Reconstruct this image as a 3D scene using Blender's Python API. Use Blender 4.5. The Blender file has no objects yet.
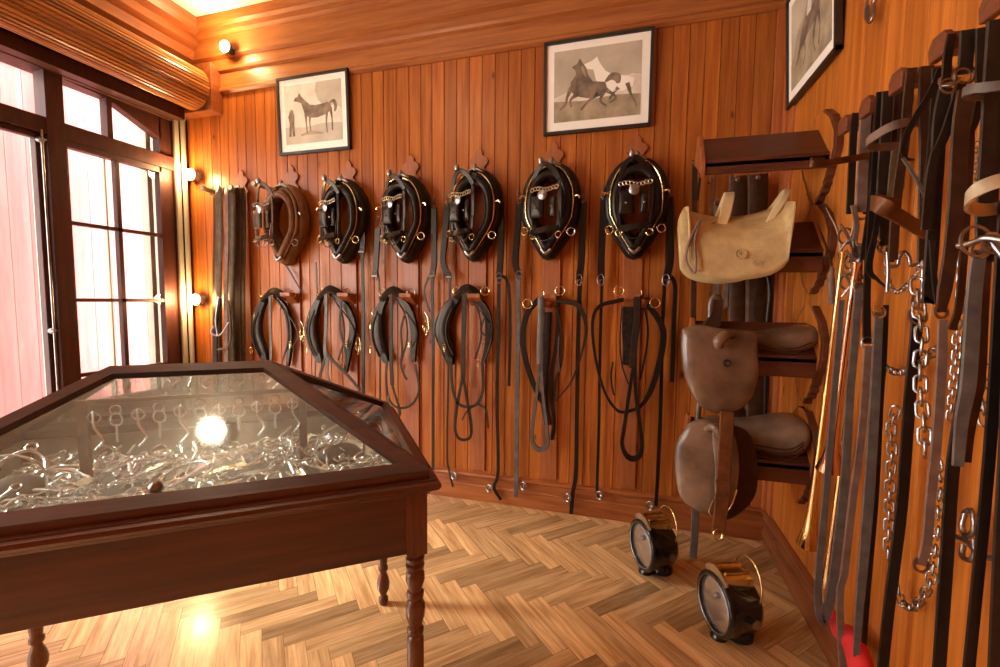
import bpy, math, random
from mathutils import Vector, Matrix, noise
random.seed(7)
C = bpy.context.scene
V = Vector
PI = math.pi

# ---------------------------------------------------------------- camera, world, lights, exposure
F, YAW, PIT, ROL = 442.376, math.radians(16.098), math.radians(4.233), math.radians(0.585)
fw = V((-math.sin(YAW)*math.cos(PIT), math.cos(YAW)*math.cos(PIT), -math.sin(PIT)))
rt0 = V((math.cos(YAW), math.sin(YAW), 0)); up0 = rt0.cross(fw)
RT = rt0*math.cos(ROL) + up0*math.sin(ROL); UP = up0*math.cos(ROL) - rt0*math.sin(ROL)
EYE = V((0, 0, 1.4))
cam_d = bpy.data.cameras.new('camera'); cam = bpy.data.objects.new('camera', cam_d)
C.collection.objects.link(cam); C.camera = cam
cam_d.sensor_width = 36; cam_d.lens = F/1000*36; cam_d.clip_start = .02
M3 = Matrix((RT, UP, -fw)).transposed()
cam.matrix_world = Matrix.Translation(EYE) @ M3.to_4x4()

def on(x, y, ax, v):
    """where the sight line of a photo point meets the plane axis=v"""
    d = fw*F + RT*(x-500) - UP*(y-333.5)
    return EYE + d*((v-EYE[ax])/d[ax])

w = bpy.data.worlds.new('sky'); C.world = w; w.use_nodes = True
bg = w.node_tree.nodes['Background']; bg.inputs[0].default_value = (1.0, .97, .93, 1); bg.inputs[1].default_value = 9.0
C.view_settings.view_transform = 'Standard'; C.view_settings.look = 'None'
C.view_settings.gamma = 1; C.view_settings.use_curve_mapping = False; C.view_settings.exposure = 0.68
C.cycles.use_denoising = True
C.cycles.max_bounces = 8; C.cycles.diffuse_bounces = 5; C.cycles.transparent_max_bounces = 16
C.cycles.sample_clamp_indirect = 8; C.cycles.caustics_reflective = False; C.cycles.caustics_refractive = False

def light(name, kind, loc, energy, color=(1, 1, 1), size=.1, rot=None, size_y=None, portal=False):
    d = bpy.data.lights.new(name, kind); o = bpy.data.objects.new(name, d); C.collection.objects.link(o)
    o.location = loc; d.energy = energy; d.color = color
    if kind == 'AREA':
        d.shape = 'RECTANGLE'; d.size = size; d.size_y = size_y or size
        if portal: d.cycles.is_portal = True
    elif kind == 'SUN': d.angle = size
    else: d.shadow_soft_size = size
    if rot: o.rotation_euler = rot
    return o
sun_dir = V((.78, .22, -.62))
light('hazy_sun', 'SUN', (-6, -1, 5), 6, (1, .95, .88), size=math.radians(22), rot=sun_dir.to_track_quat('-Z', 'Y').to_euler())
# daylight enters by the french window and by an unseen window added for more light
light('daylight_portal_french_window', 'AREA', (-3.62, 1.75, 1.4), 1, size=2.9, size_y=2.1, rot=(0, -PI/2, 0), portal=True)
light('daylight_portal_added_window', 'AREA', (-3.62, -.9, 1.55), 1, size=2.5, size_y=2.2, rot=(0, -PI/2, 0), portal=True)

# ---------------------------------------------------------------- materials
MATS = {}
def newmat(name):
    m = bpy.data.materials.new(name); m.use_nodes = True; MATS[name] = m
    return m, m.node_tree, m.node_tree.nodes['Principled BSDF']
def N(t, kind, **kw):
    n = t.nodes.new(kind)
    for k, v in kw.items():
        if k in n.inputs: n.inputs[k].default_value = v
        else: setattr(n, k, v)
    return n
def plain(name, col, rough=.5, metal=0, spec=.5, var=.25, nscale=14, bump=.15, coat=0):
    m, t, b = newmat(name)
    tc = N(t, 'ShaderNodeTexCoord'); n = N(t, 'ShaderNodeTexNoise', Scale=nscale, Detail=5.0)
    t.links.new(tc.outputs['Object'], n.inputs['Vector'])
    r = N(t, 'ShaderNodeValToRGB'); c = V(col)
    r.color_ramp.elements[0].position = .3; r.color_ramp.elements[1].position = .7
    r.color_ramp.elements[0].color = (*(c*(1-var)), 1); r.color_ramp.elements[1].color = (*[min(1, q) for q in c*(1+var)], 1)
    t.links.new(n.outputs[0], r.inputs[0]); t.links.new(r.outputs[0], b.inputs['Base Color'])
    b.inputs['Roughness'].default_value = rough; b.inputs['Metallic'].default_value = metal
    b.inputs['Specular IOR Level'].default_value = spec; b.inputs['Coat Weight'].default_value = coat
    b.inputs['Coat Roughness'].default_value = .15
    if ('leather' in name and 'saddle' not in name) or name == 'felt': b.inputs['Specular Tint'].default_value = (1, .78, .6, 1)
    if bump:
        bp = N(t, 'ShaderNodeBump', Strength=bump, Distance=.003)
        n2 = N(t, 'ShaderNodeTexNoise', Scale=nscale*9, Detail=3.0)
        t.links.new(tc.outputs['Object'], n2.inputs['Vector'])
        t.links.new(n2.outputs[0], bp.inputs['Height']); t.links.new(bp.outputs[0], b.inputs['Normal'])
    return m
def wood(name, c1, c2, rough=.4, grain=(30, 30, 1.6), tint=.35, uv=False, spec=.5, knots=False, coat=0):
    """grain: noise frequency on each axis, low along the fibre"""
    m, t, b = newmat(name)
    tc = N(t, 'ShaderNodeTexCoord'); mp = N(t, 'ShaderNodeMapping'); mp.inputs['Scale'].default_value = grain
    at = N(t, 'ShaderNodeAttribute', attribute_name='tint')
    ofs = N(t, 'ShaderNodeVectorMath', operation='SCALE'); ofs.inputs[0].default_value = (3.7, 5.1, 41.0)
    t.links.new(at.outputs['Fac'], ofs.inputs['Scale'])
    ad = N(t, 'ShaderNodeVectorMath', operation='ADD')
    t.links.new(tc.outputs['UV' if uv else 'Object'], mp.inputs[0]); t.links.new(mp.outputs[0], ad.inputs[0]); t.links.new(ofs.outputs[0], ad.inputs[1])
    n = N(t, 'ShaderNodeTexNoise', Scale=1.0, Detail=6.0, Distortion=.6)
    t.links.new(ad.outputs[0], n.inputs['Vector'])
    n2 = N(t, 'ShaderNodeTexNoise', Scale=4.0, Detail=4.0, Distortion=.2)
    t.links.new(ad.outputs[0], n2.inputs['Vector'])
    mx = N(t, 'ShaderNodeMath', operation='ADD'); ms = N(t, 'ShaderNodeMath', operation='MULTIPLY'); ms.inputs[1].default_value = .45
    t.links.new(n2.outputs[0], ms.inputs[0]); t.links.new(n.outputs[0], mx.inputs[0]); t.links.new(ms.outputs[0], mx.inputs[1])
    r = N(t, 'ShaderNodeValToRGB'); r.color_ramp.elements[0].position = .52; r.color_ramp.elements[1].position = .92
    r.color_ramp.elements[0].color = (*c1, 1); r.color_ramp.elements[1].color = (*c2, 1)
    t.links.new(mx.outputs[0], r.inputs[0])
    # each board has its own tone
    s = N(t, 'ShaderNodeMath', operation='MULTIPLY_ADD'); s.inputs[1].default_value = tint; s.inputs[2].default_value = 1.0
    t.links.new(at.outputs['Fac'], s.inputs[0])
    sc = N(t, 'ShaderNodeVectorMath', operation='SCALE'); t.links.new(r.outputs[0], sc.inputs[0]); t.links.new(s.outputs[0], sc.inputs['Scale'])
    out = sc.outputs[0]
    if knots:
        vo = N(t, 'ShaderNodeTexVoronoi', Scale=1.0); mp2 = N(t, 'ShaderNodeMapping'); mp2.inputs['Scale'].default_value = (5.5, 5.5, 2.6)
        t.links.new(tc.outputs['Object'], mp2.inputs[0]); t.links.new(mp2.outputs[0], vo.inputs['Vector'])
        kr = N(t, 'ShaderNodeValToRGB'); kr.color_ramp.elements[0].position = .03; kr.color_ramp.elements[1].position = .085
        t.links.new(vo.outputs['Distance'], kr.inputs[0])
        mk = N(t, 'ShaderNodeMix', data_type='RGBA'); mk.inputs[6].default_value = (.09, .018, .006, 1)
        t.links.new(kr.outputs[0], mk.inputs[0]); t.links.new(out, mk.inputs[7]); out = mk.outputs[2]
    t.links.new(out, b.inputs['Base Color'])
    b.inputs['Roughness'].default_value = rough; b.inputs['Specular IOR Level'].default_value = spec
    b.inputs['Coat Weight'].default_value = coat; b.inputs['Coat Roughness'].default_value = .12
    bp = N(t, 'ShaderNodeBump', Strength=.12, Distance=.004)
    t.links.new(mx.outputs[0], bp.inputs['Height']); t.links.new(bp.outputs[0], b.inputs['Normal'])
    return m
def emis(name, col, st):
    m, t, b = newmat(name)
    b.inputs['Base Color'].default_value = (*col, 1); b.inputs['Emission Color'].default_value = (*col, 1); b.inputs['Emission Strength'].default_value = st
    return m
def glassmat(name, tintc=(1, 1, 1), refl=1.0, rough=.02):
    m, t, b = newmat(name); out = t.nodes['Material Output']
    tr = N(t, 'ShaderNodeBsdfTransparent'); tr.inputs[0].default_value = (*tintc, 1)
    gl = N(t, 'ShaderNodeBsdfGlossy', Roughness=rough); fr = N(t, 'ShaderNodeFresnel', IOR=1.5)
    mu = N(t, 'ShaderNodeMath', operation='MULTIPLY'); mu.inputs[1].default_value = refl; mu.use_clamp = True
    mx = N(t, 'ShaderNodeMixShader'); ge = N(t, 'ShaderNodeNewGeometry'); nb = N(t, 'ShaderNodeMath', operation='SUBTRACT'); nb.inputs[0].default_value = 1
    t.links.new(ge.outputs['Backfacing'], nb.inputs[1]); m2 = N(t, 'ShaderNodeMath', operation='MULTIPLY')
    t.links.new(fr.outputs[0], m2.inputs[0]); t.links.new(nb.outputs[0], m2.inputs[1]); t.links.new(m2.outputs[0], mu.inputs[0]); mi = N(t, 'ShaderNodeMath', operation='MINIMUM'); mi.inputs[1].default_value = .6; t.links.new(mu.outputs[0], mi.inputs[0]); t.links.new(mi.outputs[0], mx.inputs[0]); t.links.new(tr.outputs[0], mx.inputs[1]); t.links.new(gl.outputs[0], mx.inputs[2])
    t.links.new(mx.outputs[0], out.inputs[0]); return m

wood('pine', (.27, .064, .012), (.48, .15, .024), rough=.34, spec=.28, grain=(34, 34, 1.3), tint=.16, knots=True)
wood('pine_r', (.33, .085, .012), (.55, .18, .026), rough=.4, spec=.28, grain=(34, 34, 1.2), tint=.14, knots=True)
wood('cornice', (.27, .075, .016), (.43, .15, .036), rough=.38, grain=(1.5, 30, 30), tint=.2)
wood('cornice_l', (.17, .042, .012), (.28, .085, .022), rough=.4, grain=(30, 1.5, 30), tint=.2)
wood('trimwood', (.30, .075, .018), (.46, .14, .035), rough=.35, grain=(30, 30, 1.5), tint=.2)
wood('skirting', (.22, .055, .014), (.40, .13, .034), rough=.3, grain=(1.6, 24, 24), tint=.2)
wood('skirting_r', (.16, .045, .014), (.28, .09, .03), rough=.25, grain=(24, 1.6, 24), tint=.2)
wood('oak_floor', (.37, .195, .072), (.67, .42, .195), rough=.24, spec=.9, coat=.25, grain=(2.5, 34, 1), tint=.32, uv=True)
wood('walnut', (.045, .011, .005), (.10, .026, .011), rough=.3, grain=(1.6, 26, 26), tint=.1)
wood('walnut_leg', (.08, .022, .008), (.17, .055, .02), rough=.25, grain=(20, 20, 2), tint=.1)
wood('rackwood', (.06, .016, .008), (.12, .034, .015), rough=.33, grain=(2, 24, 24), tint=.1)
wood('boardwood', (.22, .055, .014), (.38, .115, .03), rough=.4, grain=(26, 26, 1.6), tint=.2)
wood('pegwood', (.10, .028, .012), (.20, .06, .024), rough=.4, grain=(2, 24, 24), tint=.1)
wood('windowwood', (.035, .010, .006), (.065, .018, .010), rough=.5, spec=.3, grain=(22, 22, 2), tint=.1)
wood('slats', (.20, .065, .016), (.36, .135, .035), rough=.28, grain=(30, 1.5, 30), tint=.4)
wood('rawhide_wood', (.62, .45, .2), (.80, .64, .36), rough=.5, grain=(8, 8, 8), tint=0)
wood('pink_boards', (.54, .19, .18), (.64, .26, .245), rough=.8, spec=.08, grain=(12, 12, 1), tint=.1)
plain('plaster', (.74, .69, .58), rough=.9, var=.05, nscale=3)
plain('concrete', (.55, .52, .46), rough=.9, var=.15, nscale=5)
plain('pavement', (.6, .57, .52), rough=.9, var=.1, nscale=4)
plain('black_leather', (.010, .008, .007), rough=.3, spec=.32, var=.3, nscale=30, bump=.1)
plain('matt_leather', (.018, .012, .009), rough=.45, spec=.3, var=.3, nscale=30, bump=.2)
plain('dark_brown_leather', (.045, .018, .009), spec=.3, rough=.42, var=.35, nscale=22, bump=.2)
plain('brown_leather', (.14, .052, .02), spec=.3, rough=.38, var=.35, nscale=18, bump=.2)
plain('saddle_leather', (.14, .078, .045), rough=.27, spec=.7, var=.4, nscale=9, bump=.25)
plain('saddle_leather_pale', (.21, .145, .10), rough=.27, spec=.7, var=.45, nscale=7, bump=.25)
plain('grey_leather', (.105, .09, .08), spec=.3, rough=.35, var=.3, nscale=20, bump=.2)
plain('mauve_leather', (.17, .105, .08), spec=.3, rough=.45, var=.3, nscale=20, bump=.2)
plain('olive_leather', (.09, .06, .03), spec=.3, rough=.45, var=.4, nscale=14, bump=.2)
plain('pale_leather', (.42, .34, .22), rough=.5, var=.2, nscale=20, bump=.2)
plain('rawhide', (.52, .36, .16), rough=.55, var=.22, nscale=16, bump=.5)
plain('felt', (.03, .02, .016), rough=.95, var=.4, nscale=40, bump=.6, spec=.1)
plain('brass', (.80, .62, .30), rough=.22, metal=1, var=.12, nscale=12, bump=.05)
plain('pale_brass', (.62, .55, .40), rough=.3, metal=1, var=.2, nscale=30, bump=.05)
plain('horn_brass', (.93, .62, .26), rough=.16, metal=1, var=.1, nscale=8, bump=.03)
plain('copper', (.88, .52, .34), rough=.2, metal=1, var=.1, nscale=8, bump=.03)
plain('steel', (.33, .31, .30), rough=.28, metal=1, var=.2, nscale=20, bump=.05)
plain('case_steel', (.88, .88, .88), rough=.25, metal=1, var=.2, nscale=20, bump=.05)
plain('dark_steel', (.25, .21, .19), rough=.32, metal=1, var=.3, nscale=20, bump=.1)
plain('black_enamel', (.008, .008, .008), rough=.16, var=.2, nscale=10, bump=.05)
plain('frame_black', (.02, .016, .012), rough=.35, var=.2, nscale=10)
plain('paper', (.92, .89, .80), rough=.8, var=.02, nscale=10, bump=0)
plain('sepia_ground', (.50, .44, .34), rough=.8, var=.22, nscale=5, bump=0)
plain('sepia_earth', (.36, .29, .19), rough=.8, var=.3, nscale=12, bump=0)
plain('sepia_pale', (.72, .66, .55), rough=.8, var=.15, nscale=10, bump=0)
plain('sepia_dark', (.20, .145, .10), rough=.8, var=.6, nscale=14, bump=0)
plain('white_paint', (.38, .36, .29), rough=.5, var=.06, nscale=8)
plain('tray_cloth', (.6, .64, .6), rough=.95, var=.1, nscale=20, bump=.3)
plain('red_cloth', (.62, .02, .02), rough=.8, var=.25, nscale=10, bump=.4)
emis('bulb_glow', (1, .74, .38), 60)
emis('ceiling_glow', (1, .90, .72), 60)
glassmat('glass', refl=1.0)
glassmat('case_glass', (.93, .96, .94), refl=4.2, rough=.06)
m, t, b = newmat('lamp_lens'); b.inputs['Base Color'].default_value = (.46, .46, .44, 1); b.inputs['Metallic'].default_value = .85; b.inputs['Roughness'].default_value = .2
b.inputs['Coat Weight'].default_value = 1

# ---------------------------------------------------------------- mesh tools
def smoothline(pts, n=6):
    pts = [V(p) for p in pts]
    if len(pts) < 3: return [pts[0].lerp(pts[-1], i/n) for i in range(n+1)]
    out = []
    P = [pts[0]*2-pts[1]] + pts + [pts[-1]*2-pts[-2]]
    for i in range(1, len(P)-2):
        a, b, c, d = P[i-1:i+3]
        for k in range(n):
            s = k/n
            out.append(.5*((2*b) + (c-a)*s + (2*a-5*b+4*c-d)*s*s + (3*b-a-3*c+d)*s**3))
    return out + [pts[-1]]
def lerpl(vals, n):
    if not hasattr(vals, '__len__'): return [vals]*n
    o = []
    for i in range(n):
        q = i/(n-1)*(len(vals)-1); k = min(int(q), len(vals)-2); o.append(vals[k]+(vals[k+1]-vals[k])*(q-k))
    return o
class MB:
    def __init__(s): s.v = []; s.f = []; s.t = []; s.uv = None
    def add(s, vs, fs, tint=0):
        o = len(s.v); s.v += [V(p) for p in vs]; s.f += [tuple(i+o for i in f) for f in fs]; s.t += [tint]*len(fs); return s
    def box(s, lo, hi, tint=0):
        x0, y0, z0 = lo; x1, y1, z1 = hi
        return s.add([(x0,y0,z0),(x1,y0,z0),(x1,y1,z0),(x0,y1,z0),(x0,y0,z1),(x1,y0,z1),(x1,y1,z1),(x0,y1,z1)],
            [(0,3,2,1),(4,5,6,7),(0,1,5,4),(1,2,6,5),(2,3,7,6),(3,0,4,7)], tint)
    def bar(s, a, b, wd, th, nrm):
        """bar from a to b, wd wide across, th thick along nrm"""
        a, b = V(a), V(b); t = (b-a).normalized(); n = V(nrm); n = (n-t*n.dot(t)).normalized(); q = n.cross(t)
        vs = []
        for p in (a, b):
            for i, j in ((-1,-1),(1,-1),(1,1),(-1,1)): vs.append(p+q*(i*wd/2)+n*(j*th/2))
        return s.add(vs, [(0,1,2,3),(7,6,5,4),(0,4,5,1),(1,5,6,2),(2,6,7,3),(3,7,4,0)])
    def prism(s, poly, d):
        """closed 3d outline pushed along vector d"""
        n = len(poly); p = [V(q) for q in poly]; d = V(d)
        return s.add(p+[q+d for q in p], [tuple(range(n))[::-1], tuple(range(n, 2*n))]+[(i, (i+1) % n, n+(i+1) % n, n+i) for i in range(n)])
    def tube(s, pts, r, seg=8, closed=False, smooth=0, flat=1.0, nrm=None):
        pts = smoothline(pts, smooth) if smooth else [V(p) for p in pts]
        n = len(pts); rs = lerpl(r, n); vs = []; fs = []
        prev = V(nrm) if nrm else None
        for i in range(n):
            if closed: t = pts[(i+1) % n]-pts[i-1]
            else: t = pts[min(i+1, n-1)]-pts[max(i-1, 0)]
            t = t.normalized() if t.length > 1e-9 else V((0, 0, 1))
            if nrm: a = V(nrm)
            elif prev is None: a = V((0, 0, 1)) if abs(t.z) < .9 else V((1, 0, 0))
            else: a = prev
            a = a-t*a.dot(t)
            a = a.normalized() if a.length > 1e-6 else t.orthogonal().normalized()
            prev = a; b = t.cross(a)
            for k in range(seg):
                g = 2*PI*k/seg; vs.append(pts[i]+(a*math.cos(g)*flat+b*math.sin(g))*rs[i])
        m = n if closed else n-1
        for i in range(m):
            j = (i+1) % n
            for k in range(seg): l = (k+1) % seg; fs.append((i*seg+k, i*seg+l, j*seg+l, j*seg+k))
        if not closed: fs += [tuple(range(seg))[::-1], tuple(range((n-1)*seg, n*seg))]
        return s.add(vs, fs)
    def ribbon(s, pts, wd, th, nrm, smooth=5):
        """strap: width lies across the path, square to nrm"""
        pts = smoothline(pts, smooth); n = len(pts); ws = lerpl(wd, n); nrm = V(nrm); vs = []; fs = []
        for i in range(n):
            t = (pts[min(i+1, n-1)]-pts[max(i-1, 0)]).normalized()
            q = nrm.cross(t); q = q.normalized() if q.length > .05 else V((1, 0, 0)); m = t.cross(q).normalized()
            for a, b in ((-.5, -.35), (-.42, .5), (.42, .5), (.5, -.35), (.42, -.5), (-.42, -.5)): vs.append(pts[i]+q*(a*ws[i])+m*(b*th))
        for i in range(n-1):
            for k in range(6): l = (k+1) % 6; fs.append((i*6+k, i*6+l, i*6+6+l, i*6+6+k))
        fs += [tuple(range(6))[::-1], tuple(range(n*6-6, n*6))]
        return s.add(vs, fs)
    def lathe(s, prof, org, axis=(0, 0, 1), seg=20):
        """prof: (distance along axis, radius)"""
        ax = V(axis).normalized(); a = ax.orthogonal().normalized(); b = ax.cross(a); org = V(org); vs = []; fs = []
        for h, r in prof:
            for k in range(seg): g = 2*PI*k/seg; vs.append(org+ax*h+(a*math.cos(g)+b*math.sin(g))*r)
        for i in range(len(prof)-1):
            for k in range(seg): l = (k+1) % seg; fs.append((i*seg+k, i*seg+l, i*seg+seg+l, i*seg+seg+k))
        fs += [tuple(range(seg))[::-1], tuple(range((len(prof)-1)*seg, len(prof)*seg))]
        return s.add(vs, fs)
    def ring(s, c, nrm, R, r, seg=18, sy=1.0, up=None, cs=6):
        c = V(c); n = V(nrm).normalized(); a = V(up)-n*V(up).dot(n) if up else n.orthogonal(); a.normalize(); b = n.cross(a)
        return s.tube([c+a*math.cos(2*PI*i/seg)*R*sy+b*math.sin(2*PI*i/seg)*R for i in range(seg)], r, cs, closed=True, nrm=n)
    def dome(s, outline, nrm, front, back=.004, steps=5, edge=.5):
        """cushion over an outline: bulges 'front' along nrm and 'back' behind"""
        o = [V(p) for p in outline]; n = len(o); c = sum(o, V((0,0,0)))/n; nr = V(nrm).normalized(); vs = []; fs = []
        ks = [(math.sin(PI/2*(1-i/steps)), 1) for i in range(steps)]
        rings = [([c+(p-c)*k+nr*front*(1-k**2)**edge for p in o]) for k, _ in ks]
        rings = [[p-nr*back for p in o]]+rings
        for r in rings: vs += r
        for i in range(len(rings)-1):
            for k in range(n): l = (k+1) % n; fs.append((i*n+k, i*n+l, i*n+n+l, i*n+n+k))
        vs += [c+nr*front, c-nr*back]; t = len(rings)-1
        for k in range(n): l = (k+1) % n; fs.append((t*n+k, t*n+l, len(vs)-2)); fs.append((l, k, len(vs)-1))
        return s.add(vs, fs)
    def loft(s, secs):
        n = len(secs[0]); vs = []; fs = []
        for q in secs: vs += [V(p) for p in q]
        for i in range(len(secs)-1):
            for k in range(n): l = (k+1) % n; fs.append((i*n+k, i*n+l, i*n+n+l, i*n+n+k))
        fs += [tuple(range(n))[::-1], tuple(range(len(vs)-n, len(vs)))]
        return s.add(vs, fs)
    def build(s, name, mat, parent=None, loc=(0, 0, 0), smooth=False, bevel=0, sub=0, world=True):
        me = bpy.data.meshes.new(name); off = V((0, 0, 0))
        if parent and world:
            q = parent
            while q: off += q.location; q = q.parent
        elif not parent: off = V(loc)
        me.from_pydata([p-off for p in s.v] if world or not parent else s.v, [], s.f); me.materials.append(MATS[mat])
        if any(s.t):
            a = me.attributes.new('tint', 'FLOAT', 'FACE'); a.data.foreach_set('value', s.t)
        if s.uv:
            l = me.uv_layers.new(name='UVMap'); l.data.foreach_set('uv', [c for q in s.uv for c in q])
        me.validate(); me.update()
        if smooth: me.shade_smooth(); me.set_sharp_from_angle(angle=math.radians(50))
        o = bpy.data.objects.new(name, me); C.collection.objects.link(o)
        if parent: o.parent = parent
        else: o.location = off
        if bevel:
            q = o.modifiers.new('bevel', 'BEVEL'); q.width = bevel; q.segments = 2; q.limit_method = 'ANGLE'
        if sub:
            q = o.modifiers.new('sub', 'SUBSURF'); q.levels = q.render_levels = sub
        return o
def tag(o, label=None, cat=None, group=None, kind=None):
    if label: o['label'] = label
    if cat: o['category'] = cat
    if group: o['group'] = group
    if kind: o['kind'] = kind
    return o
def thing(name, label, cat, loc=(0, 0, 0), rotz=0, group=None):
    o = bpy.data.objects.new(name, None); C.collection.objects.link(o); o.empty_display_size = .05
    o.location = loc; o.rotation_euler = (0, 0, rotz); return tag(o, label, cat, group)
def kids(o): return [c for c in bpy.data.objects if c.parent == o]
def copy_tree(o, parent=None):
    c = o.copy(); C.collection.objects.link(c)
    if parent: c.parent = parent
    for k in kids(o): copy_tree(k, c)
    return c
def struct(o): return tag(o, kind='structure')

# ---------------------------------------------------------------- the room
YB, XR, XL, ZC = 2.865, .815, -3.5, 3.53      # wall faces and ceiling
def boards(axis, a0, a1, z0, z1, face, depth, wd=.09, tmax=1):
    b = MB(); a = a0
    while a < a1-1e-4:
        e = min(a+wd*random.choice((1, 1, 1, .92, 1.1)), a1); g = .0012; tt = random.uniform(-1, 1)*tmax
        if axis == 'x':
            b.prism([(a+g, face+.003, z0), (a+g+.0025, face, z0), (e-g-.0025, face, z0), (e-g, face+.003, z0), (e-g, face+depth, z0), (a+g, face+depth, z0)], (0, 0, z1-z0))
            b.t[-8:] = [tt]*8
        else:
            s = 1 if depth > 0 else -1
            b.prism([(face+.0008*s, a+g, z0), (face, a+g+.0008, z0), (face, e-g-.0008, z0), (face+.0008*s, e-g, z0), (face+depth, e-g, z0), (face+depth, a+g, z0)], (0, 0, z1-z0))
            b.t[-8:] = [tt]*8
        a = e
    return b
b = boards('x', XL-.2, XR+.2, 0, ZC, YB, .05); b.box((XL-.2, YB+.045, 0), (XR+.2, YB+.12, ZC)); struct(b.build('wall_back', 'pine'))
b = boards('y', -2.6, YB, 0, ZC, XR, .05, wd=.115); b.box((XR+.045, -2.6, 0), (XR+.12, YB, ZC)); struct(b.build('wall_right', 'pine_r'))
# herringbone parquet laid with its bands parallel to the back wall
fl = MB(); fl.uv = []
pw, n = .0778, 5; ca = math.cos(-PI/4); sa = math.sin(-PI/4)
BX, BY = -.3, 2.48
def fplank(i0, j0, di, dj, vert):
    g = .008
    q = [(i0+g, j0+g), (i0+di-g, j0+g), (i0+di-g, j0+dj-g), (i0+g, j0+dj-g)]
    w_ = [((x*ca-y*sa)*pw+BX, (x*sa+y*ca)*pw+BY) for x, y in q]
    cx = sum(p[0] for p in w_)/4; cy = sum(p[1] for p in w_)/4
    if not (-3.75 < cx < 1.1 and -2.8 < cy < 3.1): return
    tn = random.uniform(-.8, .8) + (-.55 if vert else .55); hz = random.uniform(-.0012, 0)  # tone per plank direction paints in the view-dependent sheen bands
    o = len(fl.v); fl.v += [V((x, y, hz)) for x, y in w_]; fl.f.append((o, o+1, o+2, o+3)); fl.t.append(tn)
    u0, v0 = random.random()*9, random.random()*9; a, c = di*pw, dj*pw
    fl.uv += [(u0, v0), (u0+a, v0), (u0+a, v0+c), (u0, v0+c)] if not vert else [(u0, v0), (u0, v0+a), (u0+c, v0+a), (u0+c, v0)]
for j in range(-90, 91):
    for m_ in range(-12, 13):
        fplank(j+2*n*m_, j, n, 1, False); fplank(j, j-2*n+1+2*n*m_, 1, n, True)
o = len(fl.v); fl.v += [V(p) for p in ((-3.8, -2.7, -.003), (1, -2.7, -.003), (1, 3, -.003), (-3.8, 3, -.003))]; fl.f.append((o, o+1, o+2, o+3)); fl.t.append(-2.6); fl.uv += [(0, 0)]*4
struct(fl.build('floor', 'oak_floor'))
struct(MB().box((XL-.3, -2.7, ZC), (XR+.15, YB+.15, ZC+.1)).build('ceiling', 'plaster'))
def run(prof, axis, a0, a1, face, sgn):
    """moulding: prof (out from wall, z) swept along a wall"""
    pts = [(a0, face-sgn*d, z) if axis == 'x' else (face-sgn*d, a0, z) for d, z in prof]
    return MB().prism(pts, (a1-a0, 0, 0) if axis == 'x' else (0, a1-a0, 0))
cor = [(-.02, 3.0), (.012, 3.0), (.03, 3.012), (.03, 3.03), (.016, 3.045), (.016, 3.15), (.04, 3.16), (.045, 3.18), (.03, 3.19), (.03, 3.245), (.06, 3.26), (.06, 3.28), (.05, 3.285), (.05, 3.41), (.075, 3.425), (.075, 3.46), (.10, 3.475), (.12, 3.53), (-.02, 3.53)]
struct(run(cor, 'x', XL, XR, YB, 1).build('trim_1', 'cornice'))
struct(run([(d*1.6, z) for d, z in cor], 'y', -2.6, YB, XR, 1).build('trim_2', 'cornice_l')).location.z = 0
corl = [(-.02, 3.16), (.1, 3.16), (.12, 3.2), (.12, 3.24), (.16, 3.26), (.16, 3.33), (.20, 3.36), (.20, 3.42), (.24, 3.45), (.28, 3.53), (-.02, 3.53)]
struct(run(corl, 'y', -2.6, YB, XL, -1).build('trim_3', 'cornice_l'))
sk = [(-.02, 0), (.018, 0), (.018, .105), (.012, .112), (.012, .165), (.026, .172), (.03, .182), (.026, .194), (.01, .2), (-.02, .2)]
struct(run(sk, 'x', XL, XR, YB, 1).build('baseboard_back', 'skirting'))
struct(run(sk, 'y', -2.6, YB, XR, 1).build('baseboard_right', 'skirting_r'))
# corner strips
struct(MB().box((.735, YB-.014, .2), (.79, YB+.01, 3.0)).build('trim_4', 'trimwood', bevel=.004))
struct(MB().box((XR-.03, YB-.05, .2), (XR+.01, YB, 3.0)).box((XR-.014, YB-.12, .2), (XR+.01, YB-.05, 3.0)).build('trim_5', 'trimwood', bevel=.004))
# window wall
W0, W1, ZH = .75, 2.735, 2.795
b = MB()
b.box((XL-.15, W1, 0), (XL, YB, ZC)); b.box((XL-.15, W0, ZH), (XL, W1, ZC)); b.box((XL-.15, .2, 0), (XL, W0, ZC))
b.box((XL-.15, -2.0, 0), (XL, .2, .3)); b.box((XL-.15, -2.0, 2.8), (XL, .2, ZC)); b.box((XL-.15, -2.6, 0), (XL, -2.0, ZC))
struct(b.build('wall_left', 'windowwood'))
b = MB(); b.box((XL-.15, -2.7, 0), (XR+.15, -2.55, ZC))
struct(b.build('wall_front', 'pine'))
# french window: frame, transom lights, fixed casement with six panes, big glazed leaf
win = MB(); X0, X1 = XL-.09, XL-.02
def wb(y0, z0, y1, z1, mb=win, x0=X0, x1=X1): mb.box((x0, y0, z0), (x1, y1, z1))
wb(1.93, 0, 2.025, ZH, x1=XL+.012); wb(2.645, 0, W1, ZH); wb(W0, 0, W0+.08, ZH)
wb(W0, 2.405, W1, 2.505, x1=XL+.006); wb(W0, ZH-.005, W1, ZH+.05, x1=XL+.015); wb(2.02, 0, 2.65, .62); wb(W0, 0, 1.94, .15)
wb(2.29, 2.5, 2.325, ZH)
win.prism([(X0, 2.33, ZH), (X0, 2.33, ZH-.03), (X0, 2.58, 2.66), (X0, 2.66, 2.62), (X0, 2.66, ZH)], (.07, 0, 0))
win.prism([(X0, 2.02, ZH), (X0, 2.02, ZH-.005), (X0, 2.33, ZH-.02), (X0, 2.33, ZH)], (.07, 0, 0))
wo = struct(win.build('window_1', 'windowwood', bevel=.004))
cs = MB()
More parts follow.
